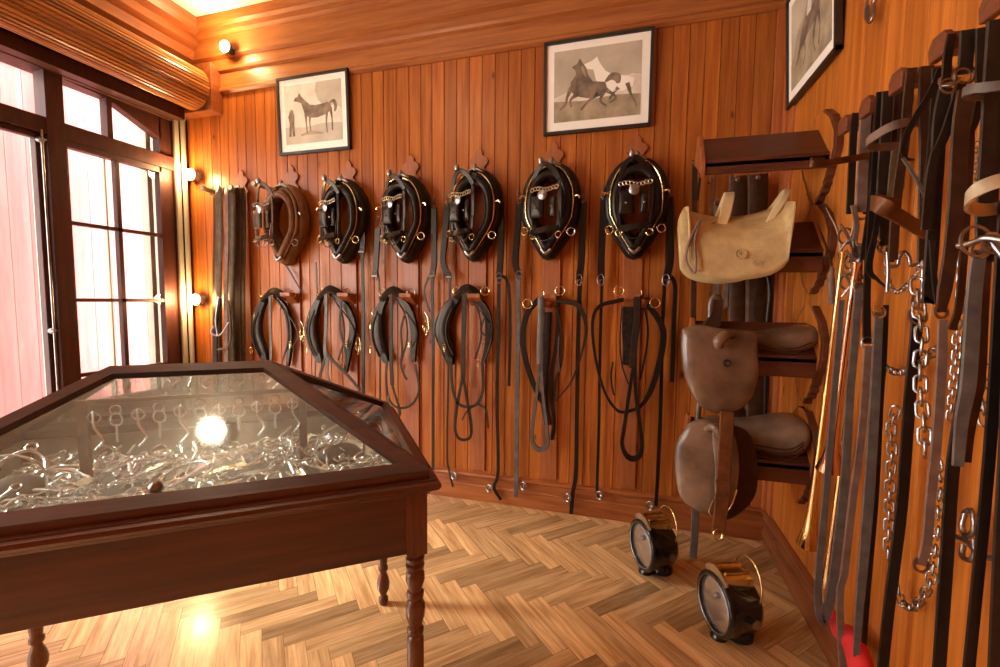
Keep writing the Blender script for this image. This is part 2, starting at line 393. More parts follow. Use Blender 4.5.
wb(2.025, .62, 2.045, 2.405, cs, XL-.07, XL-.015); wb(2.632, .62, 2.65, 2.405, cs, XL-.07, XL-.015); wb(2.025, 2.365, 2.65, 2.405, cs, XL-.07, XL-.015); wb(2.025, .62, 2.65, .68, cs, XL-.07, XL-.015)
wb(2.325, .65, 2.352, 2.4, cs, XL-.06, XL-.02)
for z in (.87, 1.376, 1.882): wb(2.03, z-.012, 2.64, z+.012, cs, XL-.06, XL-.02)
cs.build('casement', 'windowwood', wo)
gl = MB(); wb(2.03, .65, 2.64, 2.4, gl, XL-.045, XL-.041); gl.build('glass_pane', 'glass', wo)
gl = MB(); wb(W0+.05, 2.48, 2.67, ZH, gl, XL-.06, XL-.056); gl.build('glass_pane', 'glass', wo)
dl = MB(); wb(1.885, .1, 1.925, 2.405, dl, XL-.07, XL-.02); wb(W0+.08, .1, W0+.16, 2.4, dl, XL-.07, XL-.02); wb(W0+.1, 2.37, 1.9, 2.405, dl, XL-.07, XL-.02); wb(W0+.1, .1, 1.9, .3, dl, XL-.07, XL-.02)
dro = struct(dl.build('door_1', 'windowwood', bevel=.003))
gl = MB(); wb(W0+.14, .28, 1.89, 2.38, gl, XL-.045, XL-.041); gl.build('glass_pane', 'glass', dro)
rod = MB().tube([(XL+.005, 1.905, .15), (XL+.005, 1.905, 2.42)], .007, 8); 
for z in (2.36, 1.18, .7): rod.lathe([(0, .02), (.02, .02), (.03, .01)], (XL-.02, 1.905, z), (1, 0, 0), 10); rod.ring((XL+.012, 1.905, z), (0, 0, 1), .014, .005, 10)
rod.build('espagnolette_bolt', 'dark_steel', dro, smooth=True)
# outer white jambs seen through the panes
b = MB(); b.box((XL-.16, 2.60, 0), (XL-.10, 2.635, 2.8)); b.box((XL-.16, 2.31, 0), (XL-.11, 2.322, 2.4)); b.box((XL-.16, 1.93, 0), (XL-.10, 1.96, 2.4)); b.box((XL-.34, 2.72, 0), (XL-.15, 2.76, 2.9))
b.build('window_jamb', 'white_paint', wo)
# second window frame, unseen, added on the same wall to brighten the room
b = MB()
for y in (-2.0, -.93, .12): b.box((X0, y, .3), (X1, y+.08, 2.8))
for z in (.3, 1.6, 2.73): b.box((X0, -2.0, z), (X1, .2, z+.07))
struct(b.build('window_added', 'windowwood'))
# strip, pipe beside the window
struct(MB().box((XL, 2.74, 0), (XL+.02, 2.775, 2.86)).build('trim_6', 'white_paint', bevel=.003))
pp = MB().tube([(XL+.03, 2.8, 0), (XL+.03, 2.8, 2.83)], .018, 12); pp.lathe([(0, .024), (.04, .024)], (XL+.03, 2.8, 2.82), (0, 0, 1), 12)
tag(pp.build('pipe', 'white_paint', smooth=True), 'pale upright pipe between the window frame and the panelling', 'pipe')
# outside: pink boarded house front, ground, grey lintel
b = boards('y', 1.25, 7.5, 0, 3.14, -4.5, -.05, wd=.135); o = b.build('boarded_shutter_wall', 'pink_boards'); tag(struct(o), 'pink vertical board wall seen outside through the window', 'wall')
tag(struct(MB().box((-4.62, 1.25, 3.14), (-4.48, 7.5, 3.8)).build('wall_outside_lintel', 'concrete')))
struct(MB().box((-9, -6, -.1), (-3.6, 8, -.02)).build('ground_outside', 'pavement'))
# roller blind of wooden slats rolled up over the window
rb = thing('roller_blind', 'rolled-up wooden slat blind, a thick barrel above the window', 'blind', (XL+.23, 1.0, 3.0))
br = MB(); cx, cz, R = XL+.235, 3.0, .155; ns = 38
for k in range(ns):
    a0, a1 = 2*PI*(k+.07)/ns, 2*PI*(k+.93)/ns
    q = [(cx+math.cos(a)*r_, -1.5, cz+math.sin(a)*r_) for a, r_ in ((a0, R-.004), ((a0*.8+a1*.2), R), ((a0*.2+a1*.8), R), (a1, R-.004), (a1, R-.03), (a0, R-.03))]
    br.prism(q, (0, 4.24, 0)); br.t[-8:] = [random.uniform(-1, 1)]*8
br.build('slat_roll', 'slats', rb)
MB().lathe([(0, .145), (.02, .145)], (cx, 2.72, cz), (0, 1, 0), 32).build('end_disc', 'rackwood', rb)
b = MB(); b.box((XL, 2.765, 2.845), (-3.125, YB, 3.2)); struct(b.build('trim_7', 'cornice_l', bevel=.003))
b = MB(); b.box((XL, -1.5, 2.795), (XL+.10, 2.765, 2.88)); b.box((XL, -1.5, 3.14), (XL+.16, 2.765, 3.2)); struct(b.build('trim_8', 'windowwood', bevel=.003))

# wall spots near the corner
def spot(x, y, z, lab, base):
    t = thing('wall_spotlight', lab, 'lamp', (x, y, z), 0, 'small bright spotlights in the corner')
    MB().lathe([(0, .03), (.012, .032), (.02, .02), (.035, .02), (.05, .042), (.07, .05), (.072, .046)], (x, y, z), (0, -1, 0), 20).build('housing', base, t, smooth=True)
    MB().lathe([(.055, .03), (.07, .042), (.085, .036), (.094, .02), (.097, .004)], (x, y, z), (0, -1, 0), 20).build('bulb', 'bulb_glow', t, smooth=True)
    light('spotlight_light', 'POINT', (x, y-.15, z), 11, (1, .62, .28), .04)
spot(-2.955, YB-.05, 3.275, 'round glowing spotlight high on the cornice near the ceiling corner', 'frame_black')
spot(-3.40, YB, 2.385, 'glowing spotlight above the hanging strap bundle, middle of the three in the corner', 'white_paint')
spot(-3.40, YB, 1.385, 'lowest glowing spotlight in the corner beside the window pipe', 'white_paint')
# ceiling lamp over the show case
t = thing('ceiling_lamp', 'round warm ceiling lamp over the display case, mirrored in its glass', 'lamp', (-1.75, 1.0, 3.53))
MB().lathe([(0, .12), (.03, .12), (.05, .10)], (-1.75, 1.0, 3.53), (0, 0, -1), 24).build('base', 'brass', t, smooth=True)
MB().lathe([(.045, .06), (.05, .04), (.08, .045), (.105, .03), (.115, .005)], (-1.75, 1.0, 3.53), (0, 0, -1), 24).build('shade', 'ceiling_glow', t, smooth=True)
light('ceiling_lamp_light', 'POINT', (-1.75, 1.0, 3.33), 6, (1, .80, .55), .08)


# ---------------------------------------------------------------- glass show case
def inset(poly, d):
    """convex 3d polygon moved inwards by d"""
    n = len(poly); p = [V(q) for q in poly]; nr = (p[1]-p[0]).cross(p[2]-p[1]).normalized(); out = []
    L = []
    for i in range(n):
        t = (p[(i+1) % n]-p[i]).normalized(); q = nr.cross(t); L.append((p[i]+q*d, t))
    for i in range(n):
        (a, u), (b_, v) = L[i-1], L[i]
        q = nr.cross(v); k = (b_-a).dot(q)/u.dot(q); out.append(a+u*k)
    return out, nr
TH = 0.656; u2 = V((math.cos(TH), math.sin(TH), 0)); v2 = V((-math.sin(TH), math.cos(TH), 0))
tc_ = V((-.561, 1.096, 0)) - u2*.6055 + v2*.396
case = thing('display_case', 'dark wooden display case on turned legs with a sloping glass top', 'display case', tc_, TH)
LX, LY = .6055, .396
def cpart(mb, name, mat, parent=case, **k): return mb.build(name, mat, parent, world=False, **k)
def frameboxes(mb, hx, hy, z0, z1, th):
    mb.box((-hx, -hy, z0), (hx, -hy+th, z1)); mb.box((-hx, hy-th, z0), (hx, hy, z1)); mb.box((-hx, -hy+th, z0), (-hx+th, hy-th, z1)); mb.box((hx-th, -hy+th, z0), (hx, hy-th, z1))
b = MB(); frameboxes(b, LX+.022, LY+.022, .695, .885, .022); cpart(b, 'apron', 'walnut', bevel=.002)
for sx in (-1, 1):
    for sy in (-1, 1):
        x, y = sx*LX, sy*LY
        lg = MB(); lg.box((x-.029, y-.029, .69), (x+.029, y+.029, .88))
        pr = [(0, .016), (.012, .021), (.03, .022), (.04, .014), (.05, .015), (.075, .027), (.10, .029), (.125, .024), (.15, .0155), (.158, .0165), (.165, .022), (.178, .022), (.185, .017), (.20, .019), (.24, .023), (.36, .0245), (.43, .024), (.44, .017), (.447, .024), (.458, .024), (.464, .017), (.475, .02), (.50, .0275), (.53, .028), (.548, .02), (.554, .024), (.568, .025), (.574, .019), (.585, .021), (.605, .0275), (.625, .026), (.633, .02), (.638, .025), (.650, .027), (.655, .021), (.662, .026), (.672, .027), (.678, .02), (.684, .024), (.694, .026)]
        lg.lathe(pr, (x, y, 0), seg=20); cpart(lg, 'leg', 'walnut_leg', smooth=True)
mo = MB()
prof = [(.022, .862), (.034, .866), (.038, .874), (.046, .876), (.056, .882), (.062, .892), (.06, .902), (.05, .906), (.05, .91), (.022, .91)]
for k in range(len(prof)): pass
rings = [[(sx*(LX+d), sy*(LY+d), z) for sx, sy in ((-1, -1), (1, -1), (1, 1), (-1, 1))] for d, z in prof]
vs = [p for r in rings for p in r]; fs = []
for i in range(len(prof)):
    j = (i+1) % len(prof)
    for k in range(4): l = (k+1) % 4; fs.append((i*4+k, i*4+l, j*4+l, j*4+k))
mo.add(vs, fs); cpart(mo, 'moulding', 'walnut')
hx, hy, z0, zt = LX+.035, LY+.035, .932, 1.199
b = MB(); frameboxes(b, hx, hy, .905, z0, .045); fr = cpart(b, 'lid_frame', 'walnut', bevel=.0015)
rx = hx-hy
faces = [[(-hx, -hy, z0), (hx, -hy, z0), (rx, 0, zt), (-rx, 0, zt)], [(hx, -hy, z0), (hx, hy, z0), (rx, 0, zt)], [(hx, hy, z0), (-hx, hy, z0), (-rx, 0, zt), (rx, 0, zt)], [(-hx, hy, z0), (-hx, -hy, z0), (-rx, 0, zt)]]
for fc in faces:
    inn, nr = inset(fc, .036); m_ = len(fc); r = MB(); d = nr*(-.022); o = [V(q) for q in fc]
    vs = o+inn+[q+d for q in o]+[q+d for q in inn]; fs = []
    for i in range(m_):
        j = (i+1) % m_; fs += [(i, j, m_+j, m_+i), (2*m_+j, 2*m_+i, 3*m_+i, 3*m_+j), (m_+i, m_+j, 3*m_+j, 3*m_+i), (j, i, 2*m_+i, 2*m_+j)]
    r.add(vs, fs); cpart(r, 'lid_rail', 'walnut')
    i2, _ = inset(fc, .034); g = MB(); g.prism([q+nr*(-.013) for q in i2], nr*.003); cpart(g, 'glass_pane', 'case_glass')
b = MB(); b.box((-LX-.01, -LY-.01, .80), (LX+.01, LY+.01, .812)); frameboxes(b, LX, LY, .812, .90, .006); cpart(b, 'tray_lining', 'tray_cloth')
kn = MB(); kq = on(157, 491, 2, .945)-tc_; kp = V((kq.dot(u2), kq.dot(v2), .945)); kn.lathe([(-.01, .006), (.004, .006), (.006, .011), (.014, .015), (.022, .013), (.028, .007), (.03, .002)], kp, (0, -.55, .83), 14)
cpart(kn, 'knob', 'dark_steel', smooth=True)
def cw(x, y, z): return tc_ + u2*x + v2*y + V((0, 0, z))
# things in the case
def bit_snaffle():
    m = MB(); 
    for s in (-1, 1): m.ring((s*.062, 0, .006), (0, .1*s, 1), .026, .0035, 14, cs=5)
    m.tube([(-.06, 0, .008), (-.03, .004, .008), (0, 0, .01), (.03, .004, .008), (.06, 0, .008)], [.005, .007, .004, .007, .005], 6, smooth=2); return m
def bit_curb():
    m = MB()
    for s in (-1, 1): m.tube([(s*.055, -.07, .006), (s*.06, -.02, .006), (s*.055, .0, .006), (s*.055, .05, .006)], .005, 6, smooth=3); m.ring((s*.055, -.08, .006), (0, 0, 1), .012, .003, 10, cs=5); m.ring((s*.055, .058, .006), (0, 0, 1), .011, .003, 10, cs=5)
    m.tube([(-.055, 0, .008), (-.022, 0, .008), (-.018, .035, .01), (.018, .035, .01), (.022, 0, .008), (.055, 0, .008)], .006, 6, smooth=3); return m
def stirrup():
    m = MB(); m.tube([(-.055, 0, .01), (-.058, .05, .012), (-.04, .10, .012), (0, .125, .014), (.04, .10, .012), (.058, .05, .012), (.055, 0, .01)], .0055, 6, smooth=3)
    m.bar((-.06, 0, .01), (.06, 0, .01), .03, .008, (0, 0, 1)); m.ring((0, .135, .014), (0, 0, 1), .014, .004, 10, cs=5); return m
def spur():
    m = MB(); m.tube([(-.035, .055, .008), (-.038, .01, .008), (0, -.028, .008), (.038, .01, .008), (.035, .055, .008)], .0045, 6, smooth=4); m.tube([(0, -.028, .008), (0, -.06, .012)], .004, 6); m.lathe([(-.002, .012), (.002, .012)], (0, -.066, .014), (1, 0, 0), 8); return m
def chainlet():
    m = MB()
    for i in range(9): g = i*.45; m.ring((.01*i-.04+.012*math.sin(i*1.7), .014*math.cos(i*.9), .006+.003*(i % 2)), (.3*math.sin(g), .5*(i % 2), 1), .009, .0024, 8, cs=4, sy=1.4)
    return m
kinds = [(bit_snaffle, 'ring_bit', 'polished steel ring bit lying in the heap inside the glass case', 'bit', 'ring bits in the display case', 70),
         (bit_curb, 'curb_bit', 'steel curb bit with long shanks lying inside the glass case', 'bit', 'curb bits in the display case', 62),
         (stirrup, 'stirrup', 'arched steel stirrup lying inside the glass case', 'stirrup', 'stirrups in the display case', 22),
         (spur, 'spur', 'steel riding spur lying inside the glass case', 'spur', 'spurs in the display case', 30),
         (chainlet, 'curb_chain', 'short steel curb chain lying inside the glass case', 'chain', 'curb chains in the display case', 46)]
rc = random.Random(3)
cells = [(-.56+.08*i, -.345+.077*j) for i in range(15) for j in range(10)]*2
rc.shuffle(cells); ci = 0
for fn, nm, lab, cat, grp, cnt in kinds:
    proto = None
    for k in range(cnt):
        x, y = cells[ci % len(cells)]; lay = ci//150; ci += 1
        x += rc.uniform(-.02, .02); y += rc.uniform(-.02, .02); x = max(-.49, min(.49, x)); y = max(-.28, min(.285, y))
        o = proto.copy() if proto else fn().build(nm, 'case_steel', smooth=True)
        if proto: C.collection.objects.link(o)
        else: proto = o
        edge = min(1, (.36-abs(y))*3)
        o.location = cw(x, y, .815+lay*.016+rc.uniform(0, .045)*edge); o.rotation_euler = (rc.uniform(-.55, .75), rc.uniform(-.5, .5), TH+rc.uniform(-1.2, 1.2))
        tag(o, lab, cat, grp)
rk = thing('bit_rack', 'slender wooden rack with two posts and a rail inside the glass case', 'rack', cw(0, .06, .812))
for sx in (-1, 1): MB().add(*(lambda m: (m.v, m.f))(MB().bar(cw(sx*.30, .06, .812), cw(sx*.30, .06, 1.09), .024, .02, v2))).build('post', 'mauve_leather', rk)
b = MB(); b.bar(cw(-.32, .06, 1.085), cw(.32, .06, 1.085), .012, .012, (0, 0, 1)); b.build('rail', 'mauve_leather', rk)
for k in range(11):
    x = -.27+k*.054; m = MB(); cc = cw(x, .045, 1.06)
    if k % 2: m.ring(cc, v2, .014, .003, 12, cs=5); m.ring(cc-V((0, 0, .03)), v2*.7+u2*.3, .02, .003, 12, cs=5); m.tube([cc-V((0, 0, .045)), cc-V((0, 0, .1))], .004, 6)
    else: m.tube([cc, cc-V((0, 0, .05)), cc+u2*.02-V((0, 0, .09)), cc-V((0, 0, .12))], .004, 6, smooth=3); m.ring(cc-V((0, 0, .02)), v2, .016, .003, 12, cs=5)
    tag(m.build('hanging_bit', 'case_steel', smooth=True, loc=cc), 'steel bit hung from the wooden rail inside the glass case', 'bit', 'bits on the rail in the display case')
for sx, lab in ((-.43, 'rounded grey horse boot with a steel hoop at the left of the glass case'), (.42, 'rounded grey horse boot with a steel hoop at the right of the glass case')):
    t = thing('hoof_boot', lab, 'boot', cw(sx, 0, .83))
    m = MB(); ol = [cw(sx+.075*math.cos(g), .0+.055*math.sin(g), .85) for g in [2*PI*i/20 for i in range(20)]]
    m.dome(ol, (0, 0, 1), .05, .02); m.build('boot_body', 'grey_leather', t, smooth=True)
    m = MB(); m.tube([cw(sx-.08, -.03, .84), cw(sx-.07, -.03, .93), cw(sx, -.03, .97), cw(sx+.07, -.03, .93), cw(sx+.08, -.03, .84)], .004, 6, smooth=4); m.build('hoop', 'case_steel', t, smooth=True)

# ---------------------------------------------------------------- harness on the back wall
NB = V((0, -1, 0))
def PB(x, y, off=.05): return on(x, y, 1, YB-off)
XK = [.02-.5*k for k in range(6)]              # six stations, 0.5 m apart, from the right
ordn = ['rightmost', 'second from the right', 'third from the right', 'third from the left', 'second from the left', 'leftmost']
def finial(x, lab, z0=.22, ztop=2.385):
    """tall hanging board with a carved head"""
    h = .052; prof = [(h, 0), (h, 1.98-z0), (h+.014, 2.0-z0), (h+.014, 2.03-z0), (h-.012, 2.06-z0)]
    p = [(.056, z0), (.056, 2.22), (.066, 2.232), (.066, 2.245), (.048, 2.262), (.038, 2.275), (.044, 2.29), (.06, 2.305), (.064, 2.325), (.054, 2.343), (.034, 2.352), (.024, 2.362), (.026, 2.376), (.014, 2.392), (0, 2.408)]
    q = [(x+a, YB-.018, z) for a, z in p]+[(x-a, YB-.018, z) for a, z in p[-2::-1]]
    t = thing('hanging_board', lab, 'board', (x, YB-.018, z0))
    MB().prism(q, (0, .02, 0)).build('board', 'boardwood', t, bevel=.002)
    return t
for k, x in enumerate(XK):
    t = finial(x-.0, 'reddish wall board with a carved head, behind the %s horse collar' % ordn[k])
    MB().lathe([(0, .022), (.10, .02), (.11, .03), (.125, .028)], (x, YB-.015, 2.16), (0, -1, .12), 14).build('peg', 'boardwood', t, smooth=True)
    b = MB(); b.prism([(x-.045, YB-.015, 1.44), (x-.045, YB-.015, 1.36), (x-.045, YB-.11, 1.42), (x-.045, YB-.115, 1.445)], (.09, 0, 0)); b.build('bracket', 'boardwood', t, bevel=.002)
t = finial(-2.955, 'bare carved wall board standing beside the hanging strap bundle', ztop=2.37)
# collars
def pear(cx, cz, W, H, yo, nn=40):
    H *= 1.0; W *= .96
    """pear outline, pointed at the bottom"""
    o = []
    for i in range(nn):
        a = 2*PI*i/nn; s, c = math.sin(a), math.cos(a)
        z = c*H/2; wdt = s*W/2*(1+.16*c) * (1 if c > -.15 else max(.12, 1-.62*((-c-.15)/.85)**1.3))
        o.append(V((cx+wdt, yo, cz+z)))
    return o
def make_collar(brown=False):
    body, rim = ('brown_leather', 'brown_leather') if brown else ('black_leather', 'black_leather')
    t = thing('horse_collar', 'x', 'horse collar', (0, 0, 0), 0, 'horse collars along the upper row')
    # local frame: centre at origin, wall on +y side
    p = pear(0, 0, .29, .50, .03)
    m = MB(); m.tube(p, .052, 12, closed=True, nrm=(0, -1, 0), flat=1.15); m.build('padded_body', body, t, smooth=True)
    p2 = pear(0, -.005, .235, .44, -.045); m = MB(); m.tube(p2, .026, 10, closed=True, nrm=(0, -1, 0)); m.build('rim_roll', rim, t, smooth=True)
    p3 = pear(0, 0, .30, .525, -.035, 40)
    for s in (-1, 1):
        seg = p3[1:19] if s > 0 else [p3[-i] for i in range(1, 19)]
        hm = MB(); hm.tube(seg, .014, 8, nrm=(0, -1, 0)); ho = hm.build('hame', body, t, smooth=True)
        if not brown:
            tr = MB(); tr.tube([q+V((0, -.013, 0)) for q in seg], .0045, 6, nrm=(0, -1, 0)); tr.build('brass_edge', 'brass', ho, smooth=True)
        q = p3[13] if s > 0 else p3[-13]
        rg = MB(); rg.ring(q+V((s*.045, -.02, -.01)), (.25*s, -1, 0), .023, .0035, 20, cs=6); rg.tube([q, q+V((s*.024, -.02, -.005))], .006, 6); rg.build('terret_ring', 'dark_steel' if brown else 'brass', t, smooth=True)
        q = p3[8] if s > 0 else p3[-8]
        lk = MB(); lk.tube([q, q+V((s*.03, -.01, .004)), q+V((s*.04, -.01, -.012))], .007, 6, smooth=3); lk.build('tug_hook', 'dark_steel' if brown else 'brass', t, smooth=True)
    tp = MB(); tp.tube([(-.05, -.02, .262), (-.02, -.025, .285), (.02, -.025, .285), (.05, -.02, .262)], .012, 8, smooth=3, nrm=(0, -1, 0)); tp.lathe([(0, .013), (.02, .016), (.035, .012), (.045, .004)], (0, -.025, .275), (0, 0, 1), 10); tp.build('hame_strap', 'dark_steel', t, smooth=True)
    bt = MB(); bt.tube([(-.03, -.06, -.235), (0, -.065, -.262), (.03, -.06, -.235)], .012, 8, smooth=3); bt.build('bottom_clasp', 'steel' if not brown else 'dark_steel', t, smooth=True)
    return t
def make_bridle(brown=False, plume=False):
    L = 'dark_brown_leather' if brown else 'black_leather'
    t = thing('driving_bridle', 'x', 'bridle', (0, 0, 0), 0, 'bridles hung in the collars')
    m = MB(); m.ribbon([(-.065, -.005, -.02), (-.05, -.01, .05), (-.01, -.02, .085), (.03, -.01, .06), (.055, 0, .02)], .022, .005, NB); m.build('headpiece', L, t, smooth=True)
    for s in (-1, 1):
        m = MB(); m.ribbon([(s*.06, -.01, .01), (s*.066, -.012, -.08), (s*.06, -.01, -.2)], .016, .004, NB); c = m.build('cheek_strap', L, t, smooth=True)
        m = MB(); m.ring((s*.06, -.014, -.215), (0, -1, 0), .013, .003, 12, cs=5); m.build('buckle', 'dark_steel' if brown else 'brass', c, smooth=True)
        bw, bh = (.036, .056) if s < 0 else (.017, .052)
        ol = [V((s*.034+max(-bw*.85, min(bw*.85, bw*1.15*math.cos(g))), -.026+(.0 if s < 0 else .01), -.095+max(-bh*.85, min(bh*.85, bh*1.15*math.sin(g))))) for g in [2*PI*i/24 for i in range(24)]]
        bl = MB(); bl.dome(ol, (s*.35, -1, 0), .012, .003); bo = bl.build('blinker', L, t, smooth=True)
        if not brown: MB().lathe([(0, .005), (.003, .004), (.005, .001)], (s*.035, -.039, -.10), NB, 10).build('badge', 'steel', bo, smooth=True)
    m = MB()
    for i in range(9): m.ring((-.058+i*.0142, -.028, -.022+.004*math.sin(i)), (0, -1, 0), .008, .0022, 10, cs=5)
    m.build('browband_chain', 'steel' if brown else 'pale_brass', t, smooth=True)
    m = MB(); m.lathe([(0, .021), (.003, .021), (.006, .015), (.008, .004)], (-.005, -.036, -.048), NB, 16); m.build('rosette', 'steel', t, smooth=True)
    m = MB(); m.tube([(-.06, -.02, -.13), (-.058, -.022, -.17), (-.045, -.024, -.215), (-.015, -.026, -.238), (.015, -.026, -.238), (.045, -.024, -.215), (.06, -.022, -.16), (.062, -.02, -.12)], .003, 6, smooth=4); m.build('noseband', 'steel' if brown else 'matt_leather', t, smooth=True)
    m = MB(); m.ribbon([(-.06, -.03, -.20), (-.02, -.05, -.20), (.02, -.05, -.195), (.055, -.03, -.185)], .03, .006, (0, -.9, .4)); m.build('chin_strap', L, t, smooth=True)
    m = MB(); m.lathe([(0, .009), (.012, .012), (.022, .011), (.03, .004)], (-.02, -.025, .085), (0, 0, 1), 10); m.build('crown_knob', 'steel', t, smooth=True)
    return t
q = PB(255, 184, .2); tag(MB().lathe([(0, .016), (.2, .016), (.205, .022), (.22, .018)], (q.x, YB, q.z), (0, -1, 0), 12).build('wall_peg', 'pale_leather', smooth=True, loc=(q.x, YB, q.z)), 'pale wooden peg above the dark brown bridle, beside the brown collar', 'peg')
cpro = make_collar(); bpro = make_bridle()
for k, x in enumerate(XK):
    brown = k == 5
    c = (make_collar(True) if brown else (cpro if k == 0 else copy_tree(cpro)))
    c.location = (x+(.004, -.004, .0, -.005, .006, .0)[k], YB-.10, 1.952+(.0, .004, .0, -.002, 0, -.006)[k]); c.rotation_euler = (.03, (0, .04, .05, -.03, .05, .05)[k], 0)
    c['label'] = ('brown leather horse collar, ' if brown else 'black leather horse collar edged with brass, ') + ordn[k]+' in the upper row'
    bb = (make_bridle(True) if brown else (bpro if k == 0 else copy_tree(bpro)))
    bb.scale = (1.4,)*3; bb.location = (x-(.0, .012, .05, .03, .035, .10)[k], YB-.165-(.05 if brown else 0), 2.10); bb.rotation_euler = (0, 0, (0, -.25, -.35, -.3, -.3, -.2)[k])
    if brown: bb.location.x += .05
    bb['label'] = ('dark brown' if brown else 'black')+' driving bridle with blinkers hung in the '+ordn[k]+' collar'
# lower row: harness pads and breast straps
def strapB(t, name, pts, wpx, mat='black_leather', off=.05, th=.005, smooth=5):
    """strap near the back wall; width given in photo pixels there"""
    P = [PB(p[0], p[1], p[2] if len(p) > 2 else off) for p in pts]
    sc = .0080
    ws = [q*sc for q in wpx] if hasattr(wpx, '__len__') else wpx*sc
    if name == 'loop_strap': n_ = len(ws) if hasattr(ws, '__len__') else 0; ws = [ws*(1+.7*math.exp(-((i/12-.5)/.13)**2)) for i in range(13)] if not n_ else ws; th = .012
    return MB().ribbon(P, ws, th, NB, smooth).build(name, mat, t, smooth=True)
def ringB(t, x, y, r=4.2, off=.07, mat='brass', name='terret_ring', th=.0028):
    m = MB(); m.ring(PB(x, y, off), (.2, -1, .1), r*.0066, th, 18, cs=6); return m.build(name, mat, t, smooth=True)
def leaf_pad(k, cx, top, lab, L, R_, bot, central, mats=('black_leather', 'felt', 'matt_leather')):
    t = thing('harness_pad', lab, 'harness', PB(cx, top, .03), 0, 'harness pads along the lower row')
    # left leaf seen broad, right leaf seen from its edge
    for s, pts in ((-1, L), (1, R_)):
        P = [PB(x-s*(q3-4)*.18, y, .05) for x, y, q3 in pts]; ws = [q[2]*.0066*(1.6 if s < 0 else 1.15) for q in pts]
        m = MB(); m.ribbon(P, ws, .022, NB, 5); f_ = m.build('pad_flap', 'felt', t, smooth=True)
        m = MB(); m.ribbon([q+V((0, -.016, 0)) for q in P], [q*.82 for q in ws], .008, NB, 5); m.build('leather_facing', mats[0], f_, smooth=True)
        m = MB(); m.tube([q+V((s*w_*.44, -.018, 0)) for q, w_ in zip(P, ws)], .0032, 6, smooth=5); m.build('piping', 'grey_leather', f_, smooth=True)
    m = MB(); p0 = PB(cx-11, top+8, .07); p1 = PB(cx, top-1, .09); p2 = PB(cx+14, top+6, .07); m.ribbon([p0, p1, p2], [.05, .07, .05], .022, (0, -.7, .7)); m.build('saddle_tree', 'matt_leather', t, smooth=True)
    ringB(t, cx-9, top+2); ringB(t, cx+19, top+2)
    for dx, dy in ((-22, 58), (17, 52), (12, 74)):
        m = MB(); q = PB(cx+dx, top+dy, .075); m.ring(q, NB, .014, .0025, 12, cs=5, sy=1.5, up=(0, 0, 1)); m.tube([q, q+V((.004, -.006, -.03))], .003, 6); m.build('buckle', 'brass', t, smooth=True)
    for pts, wv in (([(cx-15, top+20), (cx-20, top+36), (cx-19, top+52), (cx-13, top+66)], 1.2), ([(cx+4, top+8), (cx+13, top+24), (cx+15, top+48), (cx+9, top+70)], 1.6), ([(cx+8, top+14), (cx+20, top+30), (cx+25, top+44), (cx+19, top+56)], 1.1)): strapB(t, 'tie_strap', pts, wv, 'matt_leather', .075)
    for i, (pts, wv, mt) in enumerate(central): strapB(t, 'hanging_strap', pts, wv, mt, .10)
    return t
# fourth, third, second, leftmost on photo left to right order
leaf_pad(5, 273, 292, 'leftmost harness pad of the lower row, below the brown horse collar', [(268, 296, 4), (259, 312, 8), (256, 332, 10), (262, 350, 9), (267, 362, 5)], [(275, 295, 4), (286, 308, 6), (291, 330, 6), (290, 352, 5), (288, 366, 3)], 0,
    [([(270, 293), (270, 320), (271, 345), (271, 364)], 3.4, 'grey_leather')])
leaf_pad(4, 329, 290, 'second harness pad from the left in the lower row, with a pale central strap', [(322, 295, 4), (314, 312, 8), (311, 332, 10), (316, 350, 9), (321, 362, 5)], [(331, 293, 5), (346, 305, 7), (354, 325, 8), (350, 350, 6), (346, 372, 4)], 0,
    [([(326, 293), (326, 320), (325, 350), (327, 364)], 3.6, 'grey_leather'), ([(327, 352), (322, 368), (318, 382)], 3, 'matt_leather'), ([(327, 354), (336, 364), (348, 376), (360, 390)], 3, 'matt_leather'), ([(341, 300), (340, 330), (345, 350), (346, 366)], 2.4, 'matt_leather'), ([(328, 358), (327, 372), (330, 384)], 2.5, 'grey_leather')])
leaf_pad(3, 392, 291, 'third harness pad from the left in the lower row, with a long looped strap', [(387, 296, 4), (379, 312, 8), (377, 332, 10), (381, 350, 9), (387, 362, 5)], [(396, 293, 5), (409, 308, 7), (415, 330, 8), (414, 350, 6), (414, 362, 4)], 0,
    [([(391, 292), (391, 320), (391, 360), (392, 385)], 3.8, 'matt_leather'), ([(392, 385), (396, 398), (400, 412), (397, 421)], 2.2, 'matt_leather'), ([(387, 360), (386, 378), (388, 396), (394, 406), (404, 408), (414, 402), (419, 388), (415, 364)], 2.2, 'black_leather'), ([(404, 316), (401, 330), (402, 350), (401, 365), (404, 375), (407, 380)], 2, 'matt_leather'), ([(389, 395), (387, 404), (386, 409)], 2.4, 'grey_leather')])
leaf_pad(2, 466, 289, 'fourth harness pad from the left in the lower row, with a long stirrup-shaped loop', [(460, 295, 5), (447, 310, 10), (441, 330, 12), (447, 350, 10), (451, 365, 5)], [(470, 293, 6), (485, 308, 7), (490, 328, 7), (488, 345, 6), (483, 362, 3)], 0,
    [([(464, 292), (464, 320), (463, 350), (463, 378)], 4.2, 'matt_leather'), ([(463, 376), (458, 400), (455, 425), (457, 436), (463, 440), (470, 437), (471, 425), (467, 400), (463, 376)], 2.6, 'black_leather'), ([(451, 360), (452, 385), (457, 402), (467, 407), (478, 403), (483, 388), (482, 362)], 2.6, 'matt_leather'), ([(484, 318), (481, 330), (485, 336)], 1.6, 'matt_leather'), ([(478, 404), (486, 410), (488, 428)], 1.6, 'matt_leather'), ([(479, 404), (468, 410), (462, 420)], 1.4, 'matt_leather')])
for t_, pts in (('a', [(361, 352), (358, 340), (352, 342), (352, 348)]),): pass
